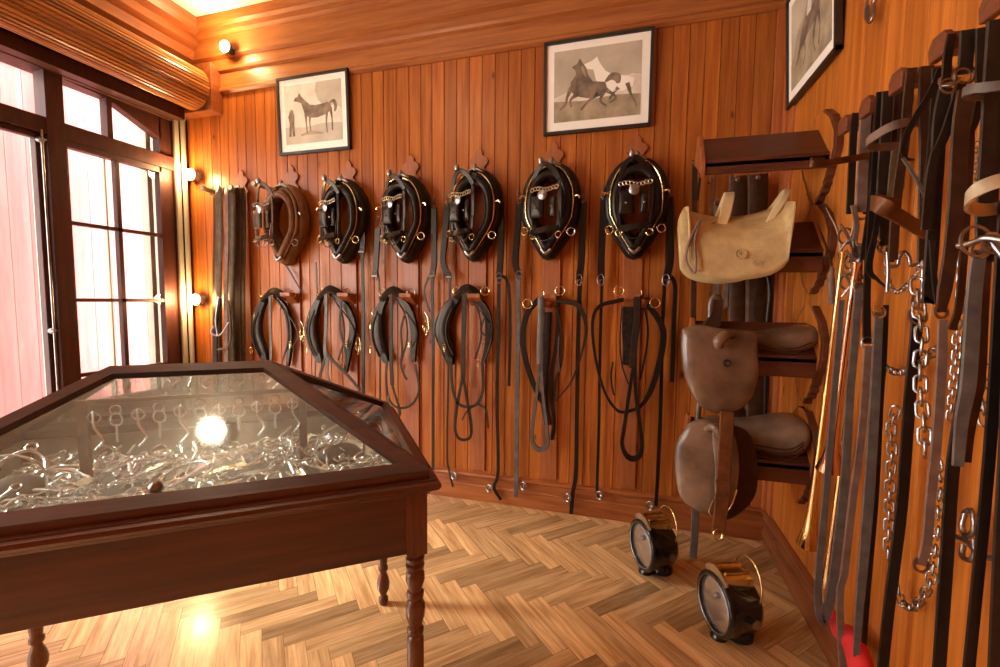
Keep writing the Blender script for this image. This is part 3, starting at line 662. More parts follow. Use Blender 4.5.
# two driving saddles with wide loops
def loop_pad(cx, top, lab, straps, rings):
    t = thing('driving_saddle', lab, 'harness', PB(cx, top, .03))
    for nm, pts, wv, mt, off in straps: strapB(t, nm, pts, wv, mt, off)
    for x, y in rings: ringB(t, x, y, 4.4, .10)
    m = MB(); ol = [PB(cx+dx, top+dy, .05) for dx, dy in ((-4, 6), (2, 2), (8, 3), (13, 8), (10, 14), (-2, 13))]; m.dome(ol, NB, .05, .03); m.build('saddle_tree', 'boardwood', t, smooth=True)
    m = MB(); a = PB(cx+2, top+4, .10); m.tube([a, a+V((0, -.02, .03)), a+V((.01, -.045, .045)), a+V((.015, -.05, .02))], .004, 6, smooth=3); m.build('rein_hook', 'brass', t, smooth=True)
    return t
loop_pad(541, 294, 'second driving saddle from the right in the lower row, with a grey hanging strap', [
    ('back_strap', [(541, 297), (541, 320), (540, 345), (540, 364)], 5.6, 'grey_leather', .11),
    ('loop_strap', [(540, 362), (537, 390), (532, 430), (533, 444), (540, 450), (547, 445), (547, 430), (543, 395), (541, 362)], 2.8, 'grey_leather', .10),
    ('breast_strap', [(540, 298), (528, 312), (523, 330), (524, 352), (531, 378), (540, 398), (545, 404)], 4.6, 'black_leather', .08),
    ('breast_strap', [(543, 297), (560, 301), (576, 304), (583, 314), (586, 330), (582, 352), (572, 380), (560, 396), (551, 404)], [3, 3.4, 4.4, 3.4, 2.4, 1.8, 1.4, 1.2, 1.2], 'matt_leather', .08),
    ('girth_strap', [(557, 302), (558, 320), (556, 345), (552, 370), (551, 395), (554, 420), (552, 440)], 3.2, 'black_leather', .04),
    ('girth_strap', [(548, 312), (547, 340), (545, 370), (544, 400), (548, 425)], 6, 'felt', .03),
    ('tie_strap', [(559, 336), (558, 355), (560, 372), (558, 366)], 1.3, 'grey_leather', .06),
    ('tie_strap', [(556, 305), (561, 330), (562, 360), (555, 385), (553, 430)], 1.8, 'matt_leather', .05)], [(527.5, 304), (560, 291)])
loop_pad(637, 294, 'rightmost driving saddle of the lower row, with a wide girth loop', [
    ('back_strap', [(637, 296), (637, 320), (634, 345), (633, 368)], 5.2, 'matt_leather', .11),
    ('loop_strap', [(634, 364), (629, 395), (624, 430), (622, 444), (626, 455), (633, 459), (640, 455), (642, 444), (640, 425), (636, 395), (635, 366)], 2.9, 'black_leather', .10),
    ('girth_loop', [(637, 297), (617, 301), (600, 306), (593, 318), (593, 340), (598, 370), (606, 395), (618, 411), (630, 411), (642, 405), (650, 392), (656, 375), (662, 350), (663, 330), (655, 314), (643, 300)], [3.4, 3.4, 3.2, 2.6, 2.4, 2.2, 2.2, 2.4, 2.6, 3, 4, 4.4, 4.6, 4.6, 4.6, 4], 'black_leather', .08),
    ('girth_strap', [(629, 306), (628, 330), (629, 350), (628, 365)], 9, 'felt', .03),
    ('tie_strap', [(622, 308), (620, 340), (622, 365), (630, 388)], 1.2, 'matt_leather', .05),
    ('tie_strap', [(645, 308), (648, 330), (646, 352), (640, 380)], 1.6, 'matt_leather', .05),
    ('tie_strap', [(613, 362), (611, 376), (613, 392), (615, 395)], 1.4, 'matt_leather', .03)], [(619, 291), (655, 303)])
# hame tugs and traces hanging beside the collars
def trace(lab, tug, strap, ring=None, tail=None, w1=5.6, w2=2.6, mat='black_leather', cat='trace', off=.05):
    t = thing('trace_strap', lab, cat, PB(*(tug or strap)[0], .0))
    if tug:
        strapB(t, 'tug', tug, w1, 'black_leather', .085, .012)
        x, y = tug[0]; m = MB()
        for i in range(3): m.ring(PB(x, y-2-i*4, .09), (1, -.3, 0) if i % 2 else (0, -1, 0), .012, .003, 10, cs=5, sy=1.3, up=(0, 0, 1))
        m.build('hame_chain', 'dark_steel', t, smooth=True)
        x, y = tug[-1]; m = MB(); q = PB(x, y, .09); m.ring(q, NB, .02, .0035, 14, cs=5, sy=1.7, up=(0, 0, 1)); m.tube([q+V((-.02, -.01, 0)), q+V((.02, -.01, 0))], .004, 6); m.build('buckle', 'dark_steel', t, smooth=True)
    if strap: strapB(t, 'strap', strap, w2, mat, off)
    if tail: strapB(t, 'strap_end', tail, w2, mat, off+.01)
    if ring:
        m = MB(); q = PB(ring[0], ring[1], off+.02); m.ring(q, (-.5, -1, .2), .023, .006, 18, cs=7); m.ring(q+V((.012, 0, 0)), (1, -.2, 0), .017, .004, 12, cs=5); m.build('end_ring', 'dark_steel', t, smooth=True)
    return t
trace('long grey trace left of the second collar from the right, ringed near the floor', [(519, 203), (517, 235), (515, 262), (519, 276)], [(518, 272), (518, 340), (517, 401), (516, 487)], (523, 486), [(516, 484), (516, 497)], mat='grey_leather', w2=4)
trace('long black trace right of the second collar from the right, tail at the skirting', [(583, 202), (582, 235), (581, 262), (579, 280)], [(580, 276), (578, 340), (577, 401), (576, 470), (573, 492), (571, 514)], (567.5, 498), w2=3.4)
trace('thin black trace just left of the rightmost collar, ring at its end', [(604, 198), (602, 235), (601, 262), (601, 280)], [(602, 278), (600, 350), (599, 420), (597, 488), (598, 498)], (599.7, 495.6), w2=2.4)
trace('long black trace right of the rightmost collar, ring beside the carbide lamp', [(669.5, 197), (670, 235), (670, 262), (666, 280)], [(665, 276), (662, 340), (661, 401), (658, 470), (656, 506)], (650, 506), w2=2.8)
trace('short black strap with a buckle end, beside the rightmost long trace', None, [(668, 274), (675, 285), (674, 320), (672, 382)], w2=3.2, cat='strap')
trace('short black strap with a square buckle between the middle and right harness', None, [(500, 274), (508, 284), (510, 320), (509, 386)], w2=2.6, cat='strap')
trace('black trace right of the third collar from the right, curled at its lower end', [(500, 205), (501, 235), (500, 262), (499, 278)], [(499, 274), (498, 340), (497, 400), (498, 470), (494, 487), (501, 500)], (489, 488.5), w2=3.0)
trace('slim trace left of the third collar from the right, with hardware at the bottom', [(447, 205), (445, 235), (443, 262), (449, 277)], [(450, 272), (449, 340), (447, 448), (449, 470), (453, 487)], (454, 476), w2=1.8)
trace('black trace right of the third collar from the left, running behind the case lid', [(434, 208), (434, 240), (434, 262), (432, 276)], [(432, 272), (433, 340), (433, 400), (433, 470)], None, w2=2.8)
trace('curved black strap hanging beside the third harness pad from the left', None, [(430, 274), (424, 290), (427, 304), (430, 312)], None, w2=1.8, cat='strap')
trace('dark trace right of the second collar from the left', [(361, 205), (362, 225), (363, 240), (362, 252)], [(362, 248), (363, 300), (363, 350), (363, 394)], None, w2=3.4)
trace('short black tug with loose strap ends, left of the third collar from the left', [(378, 228), (377, 245), (376, 262), (375, 276)], [(376, 270), (379, 282), (380, 340), (380, 403)], None, w2=1.8)
trace('thin crossed strap under the brown collar', None, [(281, 258), (290, 272), (297, 284), (303, 293)], None, w2=1.4, cat='strap', mat='matt_leather')
trace('black tug strap hanging left of the second collar from the left', None, [(316, 262), (317, 300), (316, 330), (315, 380)], None, w2=1.4, cat='strap')
# brass chain bunches beside the pads
for x, y, lab in ((302, 333, 'brass chain loops beside the leftmost harness pad'), (358, 345, 'brass chain loops beside the second harness pad from the left'), (426, 325, 'brass wire loop right of the third harness pad from the left'), (373, 325, 'brass wire loop left of the third harness pad from the left'), (255, 330, 'brass loops at the left edge of the leftmost harness pad')):
    m = MB(); q = PB(x, y, .035)
    for i in range(4): m.ring(q+V((.008*math.sin(i*2), 0, .03-.022*i)), (math.sin(i*1.3), -1, .2), .016+.004*(i % 2), .0022, 12, cs=5, sy=1.4, up=(0, 0, 1))
    m.tube([q+V((-.01, .0, .09)), q+V((.012, 0, .05)), q+V((.02, 0, -.03)), q+V((.0, 0, -.07))], .003, 6, smooth=4)
    tag(m.build('brass_chain', 'brass', smooth=True, loc=q), lab, 'chain')
# bundle of olive straps in the far corner
pg = MB(); q = PB(212, 193, .10); pg.lathe([(0, .018), (.17, .018), (.175, .024), (.19, .02)], V((q.x, YB, q.z)), (0, -1, .1), 14); tag(pg.build('wall_peg', 'pale_leather', smooth=True, loc=V((q.x, YB, q.z))), 'wooden peg carrying the strap bundle in the far corner', 'peg')
for i, (x, wv, mt, o_) in enumerate(((218, 9, 'olive_leather', .17), (226, 5, 'mauve_leather', .19), (231, 9, 'olive_leather', .13), (238, 8, 'dark_brown_leather', .10), (243, 5, 'olive_leather', .07), (214, 4, 'dark_brown_leather', .05))):
    t = thing('hanging_strap', ['olive strap at the front of the bundle hanging in the far corner', 'pinkish narrow strap, frontmost in the corner bundle', 'broad olive strap in the middle of the corner bundle', 'dark brown strap near the right of the corner bundle', 'narrow olive strap at the right edge of the corner bundle', 'thin dark strap at the left edge of the corner bundle'][i], 'strap', PB(x, 192, o_), 0, 'straps of the corner bundle')
    strapB(t, 'strap', [(x-4, 194, .05), (x, 191, o_), (x+1, 230, o_), (x, 290, o_), (x+1, 400, o_)], wv, mt, o_, .008)
t = thing('corner_bit', 'steel bit with a curved ring hanging in front of the corner strap bundle', 'bit', PB(219, 300, .22))
m = MB(); m.tube([PB(219, 297, .22), PB(216, 320, .22), PB(218, 335, .22)], .009, 8, smooth=4); m.tube([PB(229, 322, .24), PB(220, 335, .25), PB(211, 333, .24), PB(214, 326, .23)], .006, 8, smooth=4); m.build('bit_ring', 'steel', t, smooth=True)
m = MB(); m.ribbon([PB(219, 298, .22), PB(216, 320, .21), PB(215, 345, .21), PB(216, 400, .21)], .05, .01, NB); m.build('strap', 'matt_leather', t, smooth=True)
m = MB(); m.ribbon([PB(228, 300, .22), PB(230, 320, .21), PB(229, 345, .21), PB(216, 350, .21)], .02, .01, NB); m.build('strap', 'olive_leather', t, smooth=True)

# ---------------------------------------------------------------- saddle racks in the right-hand corner
YC = 2.33
def wallplate(z, t, k=.78):
    """carved plate on the right wall, seen from its edge"""
    p = [(-.02, .06), (.05, .10), (.09, .06), (.13, .02), (.185, -.10), (.185, -.19), (.165, -.25), (.13, -.30), (.12, -.34), (.10, -.36), (.105, -.385), (.085, -.40), (.075, -.43), (.045, -.44), (.03, -.47), (0, -.48)]
    q = [(XR-.028, YC-a, z+b_*k) for a, b_ in p]+[(XR-.028, YC+a, z+b_*k) for a, b_ in p[::-1] if a > 0]
    pl = MB().prism(q, (.028, 0, 0)).build('wall_plate', 'rackwood', t, bevel=.003)  # dark rim around the lighter face paints in the shade on the edge
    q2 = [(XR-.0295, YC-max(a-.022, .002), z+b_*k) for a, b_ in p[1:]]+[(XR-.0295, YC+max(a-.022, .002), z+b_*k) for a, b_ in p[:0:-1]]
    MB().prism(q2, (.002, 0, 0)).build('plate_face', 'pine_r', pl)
def saddle_rack(z, lab, x0=.31):
    t = thing('saddle_rack', lab, 'saddle rack', (XR, YC, z), 0, 'saddle racks in the corner')
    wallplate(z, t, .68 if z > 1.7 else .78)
    for s, e in ((-1, .14), (1, .075)):
        q = [(x0, YC, z), (x0, YC, z-.022), (x0, YC+s*e, z-.022-e*1.07), (x0, YC+s*e, z-e*1.07)]
        MB().prism(q, (XR-.02-x0, 0, 0)).build('saddle_board', 'rackwood', t, bevel=.003)
    MB().box((x0, YC-.14, z-(.20 if z > 2 else .235)), (XR-.03, YC-.118, z-.136)).build('front_rail', 'rackwood', t, bevel=.003)
    MB().prism([(x0-.018, YC-.15, z-.205), (x0-.018, YC-.15, z-.14), (x0-.018, YC-.03, z+.012), (x0-.018, YC+.02, z+.012), (x0-.018, YC+.08, z-.07), (x0-.018, YC+.08, z-.10), (x0-.018, YC-.04, z-.15)], (.018, 0, 0)).build('end_board', 'boardwood', t, bevel=.003)
    return t
ZR = (2.17, 1.77, 1.315, .84)
saddle_rack(ZR[0], 'empty dark wooden saddle rack, topmost of the four in the corner')
saddle_rack(ZR[1], 'dark wooden saddle rack under the pale rawhide saddle')
saddle_rack(ZR[2], 'dark wooden saddle rack under the upper brown saddle')
saddle_rack(ZR[3], 'dark wooden saddle rack under the lowest saddle')
def PS(x, y, Y): return on(x, y, 1, Y)
def shell(X0, X1, top, Yh, D, p=3.2, nx=26, nt=25, flare=1.0):
    """leather skirt draped over the ridge, rounded at the lower corners"""
    vs = []; fs = []
    for i in range(nx):
        xi = -1+2*i/(nx-1); X = X0+(X1-X0)*i/(nx-1); e = max(.0, 1-abs(xi)**p)**(1/p); d = .06+(D-.06)*e
        for k in range(nt):
            t = -1+2*k/(nt-1); a = abs(t); yo = Yh*math.sin(min(1, a*1.5)*PI/2)*(1 if a < .7 else 1+(a-.7)*.12*flare)
            vs.append((X, YC+(yo if t > 0 else -yo), top(xi)-d*(a**1.25)))
    for i in range(nx-1):
        for k in range(nt-1): fs.append((i*nt+k, i*nt+nt+k, i*nt+nt+k+1, i*nt+k+1))
    return MB().add(vs, fs)
def solid(o, th):
    q = o.modifiers.new('thickness', 'SOLIDIFY'); q.thickness = th; q.offset = 0; return o
# pale rawhide saddle
t = thing('rawhide_saddle', 'pale rawhide saddle tree with carved wooden pommel and cantle', 'saddle', (.5, YC, ZR[1]))
xa, xb = PS(686, 262, 2.13).x, PS(794, 235, 2.13).x
solid(shell(xa, xb, lambda u: ZR[1]+.03+.05*u*u, .20, .30, 6.0).build('skirt', 'rawhide', t, smooth=True), .008)
def fin(xc, h, w_, lean, mat, name, zb=0.0, spread=.13):
    m = MB(); o = []
    for i in range(17):
        g = -1+2*i/16; o.append(V((xc+lean*(1-g*g), YC+g*spread, ZR[1]+zb+.03+h*(1-g*g)**.8-.11*abs(g)**1.5)))
    o2 = [q+V((-lean*.2, 0, -.06)) for q in o]
    m.prism(o+o2[::-1], (w_, 0, 0)); return m.build(name, mat, t, bevel=.004)
x_ = PS(716, 240, 2.3).x
fin(x_-.02, .085, .045, .05, 'rawhide_wood', 'pommel_fork', .035, .12)
fin(PS(765, 240, 2.3).x-.04, .075, .03, .11, 'rawhide_wood', 'cantle_arch', .045, .14)
m = MB()
for i in range(9): a = PS(712-i*.55, 224+i*2.6, 2.22); m.tube([a+V((-.004, -.012, 0)), a+V((.014, -.014, .004))], .0022, 5)
m.build('lacing', 'dark_brown_leather', t, smooth=True)
m = MB(); m.ring(PS(741, 254, 2.118), (0, -1, .3), .022, .0022, 18); m.ring(PS(742, 254, 2.118), (0, -1, .3), .013, .002, 18); m.ring(PS(756, 263, 2.112), (0, -1, .3), .014, .002, 14); m.build('tooled_rings', 'rawhide', t, smooth=True)
m = MB(); m.tube([PS(700, 220, 2.14), PS(690, 240, 2.12), PS(686, 260, 2.11), PS(694, 273, 2.1), PS(696, 262, 2.1), PS(695, 240, 2.12), PS(700, 220, 2.14)], .006, 6, smooth=4); m.build('rolled_edge', 'mauve_leather', t, smooth=True)
# upper brown side saddle
def seatloft(t, rows, mat, name='seat', Yw=.16, yc=YC, dz=0):
    """rows: photo x, top y, bottom y, half width factor"""
    secs = []
    for x, y0, y1, f in rows:
        a = PS(x, y0, yc-Yw*.6); b_ = PS(x, y1, yc-Yw); X = a.x; h = (a.z-b_.z)/2; zc = (a.z+b_.z)/2
        secs.append([(X, yc+Yw*f*math.copysign(abs(math.cos(g))**.75, math.cos(g)), zc+h*math.copysign(abs(math.sin(g))**.8, math.sin(g))) for g in [2*PI*i/24 for i in range(24)]])
    return MB().loft(secs).build(name, mat, t, smooth=True, sub=1)
def plate(t, name, pts, Y, mat, front=.02, back=.006, nrm=(0, -1, 0), n=5, edge=.5, lean=0.0):
    P = [PS(x, y, Y) for x, y in pts]; P = smoothline(P+[P[0]], n)[:-1]
    if lean:
        z0 = max(p.z for p in P); P = [p+V((0, -lean*(z0-p.z), 0)) for p in P]
    return MB().dome(P, nrm, front, back, 6, edge).build(name, mat, t, smooth=True)
t = thing('side_saddle', 'upper brown leather side saddle with a horn pommel and broad square flap', 'saddle', (.5, YC, ZR[2]))
plate(t, 'flap', [(682, 329), (700, 325), (730, 330), (755, 332), (757, 350), (757, 375), (750, 396), (735, 408), (715, 411), (696, 401), (684, 375), (681, 350)], 2.13, 'saddle_leather', .035, .01, n=4, lean=.12)
seatloft(t, [(697, 326, 345, .5), (712, 326, 350, .85), (740, 331, 352, .95), (758, 332, 352, .9), (775, 329, 356, .95), (795, 326, 358, 1.05), (810, 323, 354, 1.05), (818, 326, 347, .9), (821, 331, 340, .5)], 'saddle_leather', Yw=.15)
m = MB()
for o_ in (.0, .012): m.tube([PS(758, 347-o_*300, 2.165), PS(775, 351-o_*300, 2.155), PS(795, 352-o_*300, 2.15), PS(812, 346-o_*300, 2.155)], .0035, 6, smooth=4)
m.build('stitched_welt', 'dark_brown_leather', t, smooth=True)
m = MB(); m.tube([PS(706, 333, 2.28), PS(710, 318, 2.28), PS(711, 303, 2.28), PS(716, 297, 2.28), PS(722, 303, 2.28)], [.012, .014, .016, .018, .012], 10, smooth=4); m.build('upright_horn', 'saddle_leather', t, smooth=True)
m = MB(); m.ribbon([PS(709, 332, 2.27), PS(716, 316, 2.27), PS(718, 300, 2.27)], [.09, .055, .05], .02, NB); m.build('horn_gusset', 'dark_brown_leather', t, smooth=True)
m = MB(); m.tube([PS(734, 336, 2.12), PS(726, 335, 2.07), PS(719, 341, 2.045), PS(719, 348, 2.05)], [.014, .022, .026, .018], 10, smooth=4); m.build('leaping_horn', 'saddle_leather', t, smooth=True)
m = MB(); m.ring(PS(727, 363, 2.055), NB, .012, .006, 12); m.build('strap_slot', 'matt_leather', t, smooth=True)
# lowest saddle
t = thing('riding_saddle', 'lowest saddle, worn grey-brown leather with a hanging stirrup leather', 'saddle', (.5, YC, ZR[3]))
plate(t, 'rear_flap', [(700, 428), (725, 424), (748, 432), (756, 455), (757, 485), (750, 502), (735, 515), (722, 518), (705, 505), (700, 470)], 2.16, 'dark_brown_leather', .02, .012, n=4, lean=.03)
plate(t, 'flap', [(688, 424), (700, 420), (722, 424), (735, 436), (738, 460), (734, 485), (725, 500), (712, 513), (695, 508), (680, 495), (675, 470), (676, 445)], 2.12, 'saddle_leather_pale', .035, .008, n=4, lean=.06)
plate(t, 'inner_flap', [(712, 432), (725, 430), (737, 448), (738, 475), (732, 500), (722, 508), (714, 490), (713, 460)], 2.09, 'saddle_leather_pale', .012, .006, n=4, lean=.06)
seatloft(t, [(697, 424, 440, .5), (712, 422, 450, .85), (735, 424, 452, .95), (752, 426, 455, .95), (770, 422, 461, 1.0), (790, 420, 464, 1.1), (803, 420, 460, 1.1), (809, 423, 450, .9), (812, 430, 442, .5)], 'saddle_leather_pale', Yw=.15)
m = MB()
for o_ in (.0, .02, .034): m.tube([PS(755, 455-o_*300, 2.165), PS(775, 459-o_*300, 2.155), PS(792, 459-o_*300, 2.15), PS(804, 449-o_*200, 2.155)], .003, 6, smooth=4)
m.build('stitched_welt', 'dark_brown_leather', t, smooth=True)
m = MB(); m.tube([PS(699, 437, 2.25), PS(698, 415, 2.25), PS(700, 398, 2.25)], [.012, .014, .012], 10, smooth=4); m.build('upright_horn', 'saddle_leather_pale', t, smooth=True); m = MB(); m.tube([PS(704, 430, 2.12), PS(713, 427, 2.07), PS(720, 434, 2.06), PS(722, 444, 2.07)], [.012, .018, .02, .012], 10, smooth=4); m.build('pommel_horn', 'saddle_leather_pale', t, smooth=True)
t2 = thing('stirrup_leather', 'brown stirrup leather with a buckle hanging in front of the lowest saddle', 'strap', PS(727, 415, 2.03))
m = MB(); m.ribbon([PS(727, 412, 2.03), PS(726, 440, 2.03), PS(724, 470, 2.03), PS(722, 500, 2.03), PS(718, 532, 2.03)], .055, .007, NB); m.build('strap', 'brown_leather', t2, smooth=True)
m = MB(); m.ribbon([PS(723, 480, 2.02), PS(723, 484, 2.02)], .062, .007, NB); m.ribbon([PS(722, 496, 2.02), PS(722, 500, 2.02)], .062, .007, NB); m.build('keeper', 'brown_leather', t2)
m = MB(); m.ring(PS(718, 534, 2.03), NB, .018, .004, 12, cs=5, sy=1.4, up=(0, 0, 1)); m.tube([PS(713, 500, 2.04), PS(709, 512, 2.04), PS(716, 518, 2.04), PS(730, 508, 2.04), PS(737, 490, 2.04)], .003, 6, smooth=4); m.build('buckle', 'brass', t2, smooth=True)
MB().ribbon([PS(696, 480, 2.2), PS(695, 530, 2.2), PS(693, 558, 2.2)], .034, .004, NB).build('girth_strap', 'grey_leather', t, smooth=True)
# straps hung in the corner behind the racks
cornr = [((695, 160), (694, 250), (693, 385), 5, 'dark_brown_leather', 'narrow dark strap furthest left behind the saddle racks'),
    ((712, 176), (711, 250), (711, 410), 3.5, 'brown_leather', 'narrow brown strap behind the racks, second from the left'),
    ((716, 200), (717, 270), (716, 306), 5, 'mauve_leather', 'short pinkish strap with a pointed end behind the rawhide saddle'),
    ((727, 240), (726, 280), (725, 308), 5, 'mauve_leather', 'short greyish strap end hanging behind the rawhide saddle'),
    ((738, 176), (738, 260), (737, 420), 15, 'dark_brown_leather', 'broad dark leather panel behind the upper brown saddle'),
    ((758, 174), (757, 260), (756, 420), 16, 'dark_brown_leather', 'broad dark leather panel below the empty rack, near the corner strip'),
    ((748, 240), (747, 300), (746, 410), 4, 'mauve_leather', 'thin pale strap between the two broad leather panels')]
for a, b_, c, wv, mt, lab in cornr:
    t = thing('corner_strap', lab, 'strap', on(a[0], a[1], 1, 2.80))
    MB().ribbon([on(p[0], p[1], 1, 2.79) for p in (a, b_, c)], wv*.0061, .008, NB).build('strap', mt, t, smooth=True)
    q = on(a[0], a[1], 1, 2.79); MB().lathe([(0, .008), (.08, .008), (.085, .014), (.09, .01)], (q.x, YB, q.z-.02), (0, -1, 0), 10).build('nail', 'dark_steel', t, smooth=True)
t = thing('riding_crop', 'dark glossy plaited crop with a loop hanging behind the brown saddles', 'crop', on(767, 262, 1, 2.6))
MB().tube([on(764, 262, 1, 2.6), on(770, 290, 1, 2.6), on(767, 330, 1, 2.6), on(765, 420, 1, 2.6)], [.010, .014, .012, .010], 8, smooth=4).build('shaft', 'black_leather', t, smooth=True)
MB().lathe([(0, .008), (.26, .008)], V((on(764, 264, 1, 2.6).x, YB, on(764, 264, 1, 2.6).z)), (0, -1, 0), 8).build('hook', 'dark_steel', t, smooth=True)
MB().tube([on(763, 262, 1, 2.6), on(757, 290, 1, 2.6), on(754, 308, 1, 2.6), on(757, 320, 1, 2.6), on(764, 326, 1, 2.6)], .005, 6, smooth=4).build('wrist_loop', 'matt_leather', t, smooth=True)
tag(MB().ribbon([on(700, 178, 1, 2.45), on(697, 200, 1, 2.45), on(693, 190, 1, 2.45), on(697, 150, 1, 2.45)], .012, .004, NB).build('thong', 'matt_leather', smooth=True, loc=on(700, 178, 1, 2.45)), 'thin looped thong on the left end of the empty rack', 'thong')

# ---------------------------------------------------------------- framed prints
def picture(c, ux, wdt, hgt, lab, kind, lean=.05, roll=0, cat='picture'):
    """c: centre on the wall; ux: direction of its right-hand side; built upright, leaning off the wall at the top"""
    ux = V(ux); n = ux.cross(V((0, 0, 1))).normalized(); uz = (V((0, 0, 1))+n*lean).normalized(); nn = ux.cross(uz).normalized()
    if roll: R_ = Matrix.Rotation(roll, 3, nn); ux = R_ @ ux; uz = R_ @ uz
    c = V(c)+n*(.018+lean*hgt/2)
    t = thing('framed_picture', lab, cat, c)
    P = lambda u, v, o=0: c+ux*(u*wdt/2)+uz*(v*hgt/2)+nn*o
    e = .018; f = MB()
    for a, b_ in (((-1, -1), (1, -1)), ((1, -1), (1, 1)), ((1, 1), (-1, 1)), ((-1, 1), (-1, -1))):
        k = 1-e/2/(hgt/2); kx = 1-e/2/(wdt/2)
        f.bar(P(a[0]*kx, a[1]*k)+(P(*a)-P(*b_)).normalized()*e/2, P(b_[0]*kx, b_[1]*k)+(P(*b_)-P(*a)).normalized()*e/2, e, .026, nn)
    f.build('frame', 'frame_black', t)
    MB().prism([P(-.97, -.97, -.004), P(.97, -.97, -.004), P(.97, .97, -.004), P(-.97, .97, -.004)], nn*.006).build('mount', 'paper', t)
    mw, mh = .80, .76; im = lambda u, v, o=0: P(u*mw, v*mh+.02, .002+o)
    q = MB().prism([im(-1, -1, .0005), im(1, -1, .0005), im(1, 1, .0005), im(-1, 1, .0005)], nn*.001).build('print', 'sepia_ground' if kind != 'stand' else 'sepia_pale', t)
    def poly(pts, mat, name, o): MB().prism([im(u, v, o) for u, v in pts], nn*.0006).build(name, mat, q)
    def limb(pts, ws, mat, name, o): MB().ribbon([im(u, v, o) for u, v in pts], [x*wdt for x in ws], .0008, nn, 4).build(name, mat, q)
    poly([(-1, -1), (1, -1), (1, -.42), (.4, -.38), (-.3, -.46), (-1, -.40)], 'sepia_earth' if kind != 'stand' else 'sepia_ground', 'ground', .0016)
    if kind == 'stand':
        poly([(.15, 1), (1, 1), (1, .05), (.75, .2), (.45, .1), (.2, .4), (.1, .7)], 'sepia_ground', 'trees', .0014)
        D = 'sepia_dark'
        poly([(-.62, .55), (-.5, .60), (-.45, .72), (-.40, .60), (-.22, .40), (-.08, .27), (.1, .24), (.35, .26), (.52, .30), (.62, .24), (.66, .10), (.60, -.02), (.45, -.10), (.15, -.18), (-.1, -.16), (-.28, -.05), (-.33, .15), (-.40, .36), (-.58, .44), (-.66, .45)], D, 'horse', .0022)
        for p in ([(-.25, -.02), (-.24, -.35), (-.22, -.68)], [(-.1, -.1), (-.12, -.3), (-.1, -.62)], [(.5, .0), (.46, -.35), (.48, -.72)], [(.62, .1), (.66, -.3), (.66, -.66)]): limb(p, (.04, .018, .02), D, 'horse_leg', .0024)
        limb([(.6, .26), (.74, .30), (.80, .12), (.76, -.05)], (.02, .04, .045, .02), D, 'horse_tail', .0026)
        poly([(-.82, .12), (-.76, .2), (-.70, .14), (-.66, -.05), (-.68, -.35), (-.66, -.72), (-.74, -.74), (-.76, -.4), (-.80, -.74), (-.88, -.72), (-.84, -.3), (-.88, -.05)], D, 'groom', .0024)
        limb([(-.45, -.72), (-.1, -.66), (.35, -.72)], (.02, .05, .02), 'sepia_earth', 'shadow_strokes', .002)
    elif kind == 'two':
        poly([(-1, -.3), (-.5, -.1), (0, -.25), (.4, .0), (.8, .15), (1, .1), (1, -.45), (-1, -.45)], 'sepia_pale', 'hills', .0014)
        Wm = 'sepia_pale'
        poly([(-.30, .55), (-.12, .62), (.0, .72), (.06, .55), (.2, .30), (.4, .15), (.7, .10), (.85, .0), (.82, -.2), (.6, -.3), (.3, -.3), (.1, -.2), (-.02, .1), (-.08, .38), (-.26, .42)], 'paper', 'white_horse', .0022)
        for p in ([(.7, -.1), (.78, -.4), (.88, -.62), (.92, -.78)], [(.5, -.2), (.38, -.35), (.3, -.5)], [(.2, -.2), (.45, -.45), (.3, -.6)]): limb(p, (.05, .02, .018, .015), 'sepia_dark', 'horse_leg', .0024)
        poly([(-.58, .52), (-.45, .60), (-.40, .74), (-.33, .60), (-.24, .45), (-.2, .25), (-.08, .05), (.2, .0), (.25, -.2), (.1, -.38), (-.2, -.4), (-.5, -.3), (-.62, -.1), (-.6, .1), (-.48, .3), (-.50, .42)], 'sepia_dark', 'dark_horse', .0028)
        for p in ([(-.58, -.05), (-.68, -.3), (-.72, -.5), (-.85, -.64)], [(-.45, -.25), (-.6, -.4), (-.58, -.6)], [(.05, -.3), (-.2, -.5), (-.35, -.7)], [(.2, -.2), (.1, -.5), (.25, -.68)]): limb(p, (.05, .025, .02, .018), 'sepia_dark', 'horse_leg', .003)
        limb([(.2, .0), (.34, .12), (.46, .08), (.5, -.08)], (.02, .06, .08, .03), 'sepia_dark', 'horse_tail', .0034)
        limb([(-.35, .5), (-.3, .35), (-.25, .2)], (.015, .02, .01), 'sepia_earth', 'mane', .0034)
    else:
        poly([(-1, -.42), (-.6, .2), (-.3, .3), (.0, .7), (.3, .9), (1, .8), (1, -.6)], 'sepia_earth', 'rocks', .0014)
        poly([(-.6, -.35), (-.45, .0), (-.3, .2), (-.1, .3), (.1, .25), (.35, .3), (.5, .1), (.45, -.1), (.2, -.15), (-.1, -.2), (-.3, -.3)], 'sepia_dark', 'horse', .0024)
        poly([(-.12, .2), (-.05, .6), (.05, .85), (.15, .7), (.12, .35), (.1, .2)], 'sepia_pale', 'rider', .003)
        for p in ([(-.4, -.1), (-.55, -.4), (-.7, -.55)], [(-.3, -.2), (-.2, -.5), (-.3, -.75)], [(.3, -.1), (.2, -.5), (.3, -.8)], [(.42, 0), (.5, -.4), (.45, -.75)]): limb(p, (.05, .02, .015), 'sepia_dark', 'horse_leg', .003)
    return t
picture((-2.262, YB, 2.755), (1, 0, 0), .615, .55, 'square framed print of a standing horse and groom on the back wall', 'stand', .035, .0)
picture((-.225, YB, 2.715), (1, 0, 0), .645, .545, 'framed print of two fighting horses above the second collar from the right', 'two', .05, .0)
picture((XR, 2.50, 2.72), (0, -1, 0), .60, .56, 'framed print hung on the right wall above the empty saddle rack', 'rider', .05, .0)

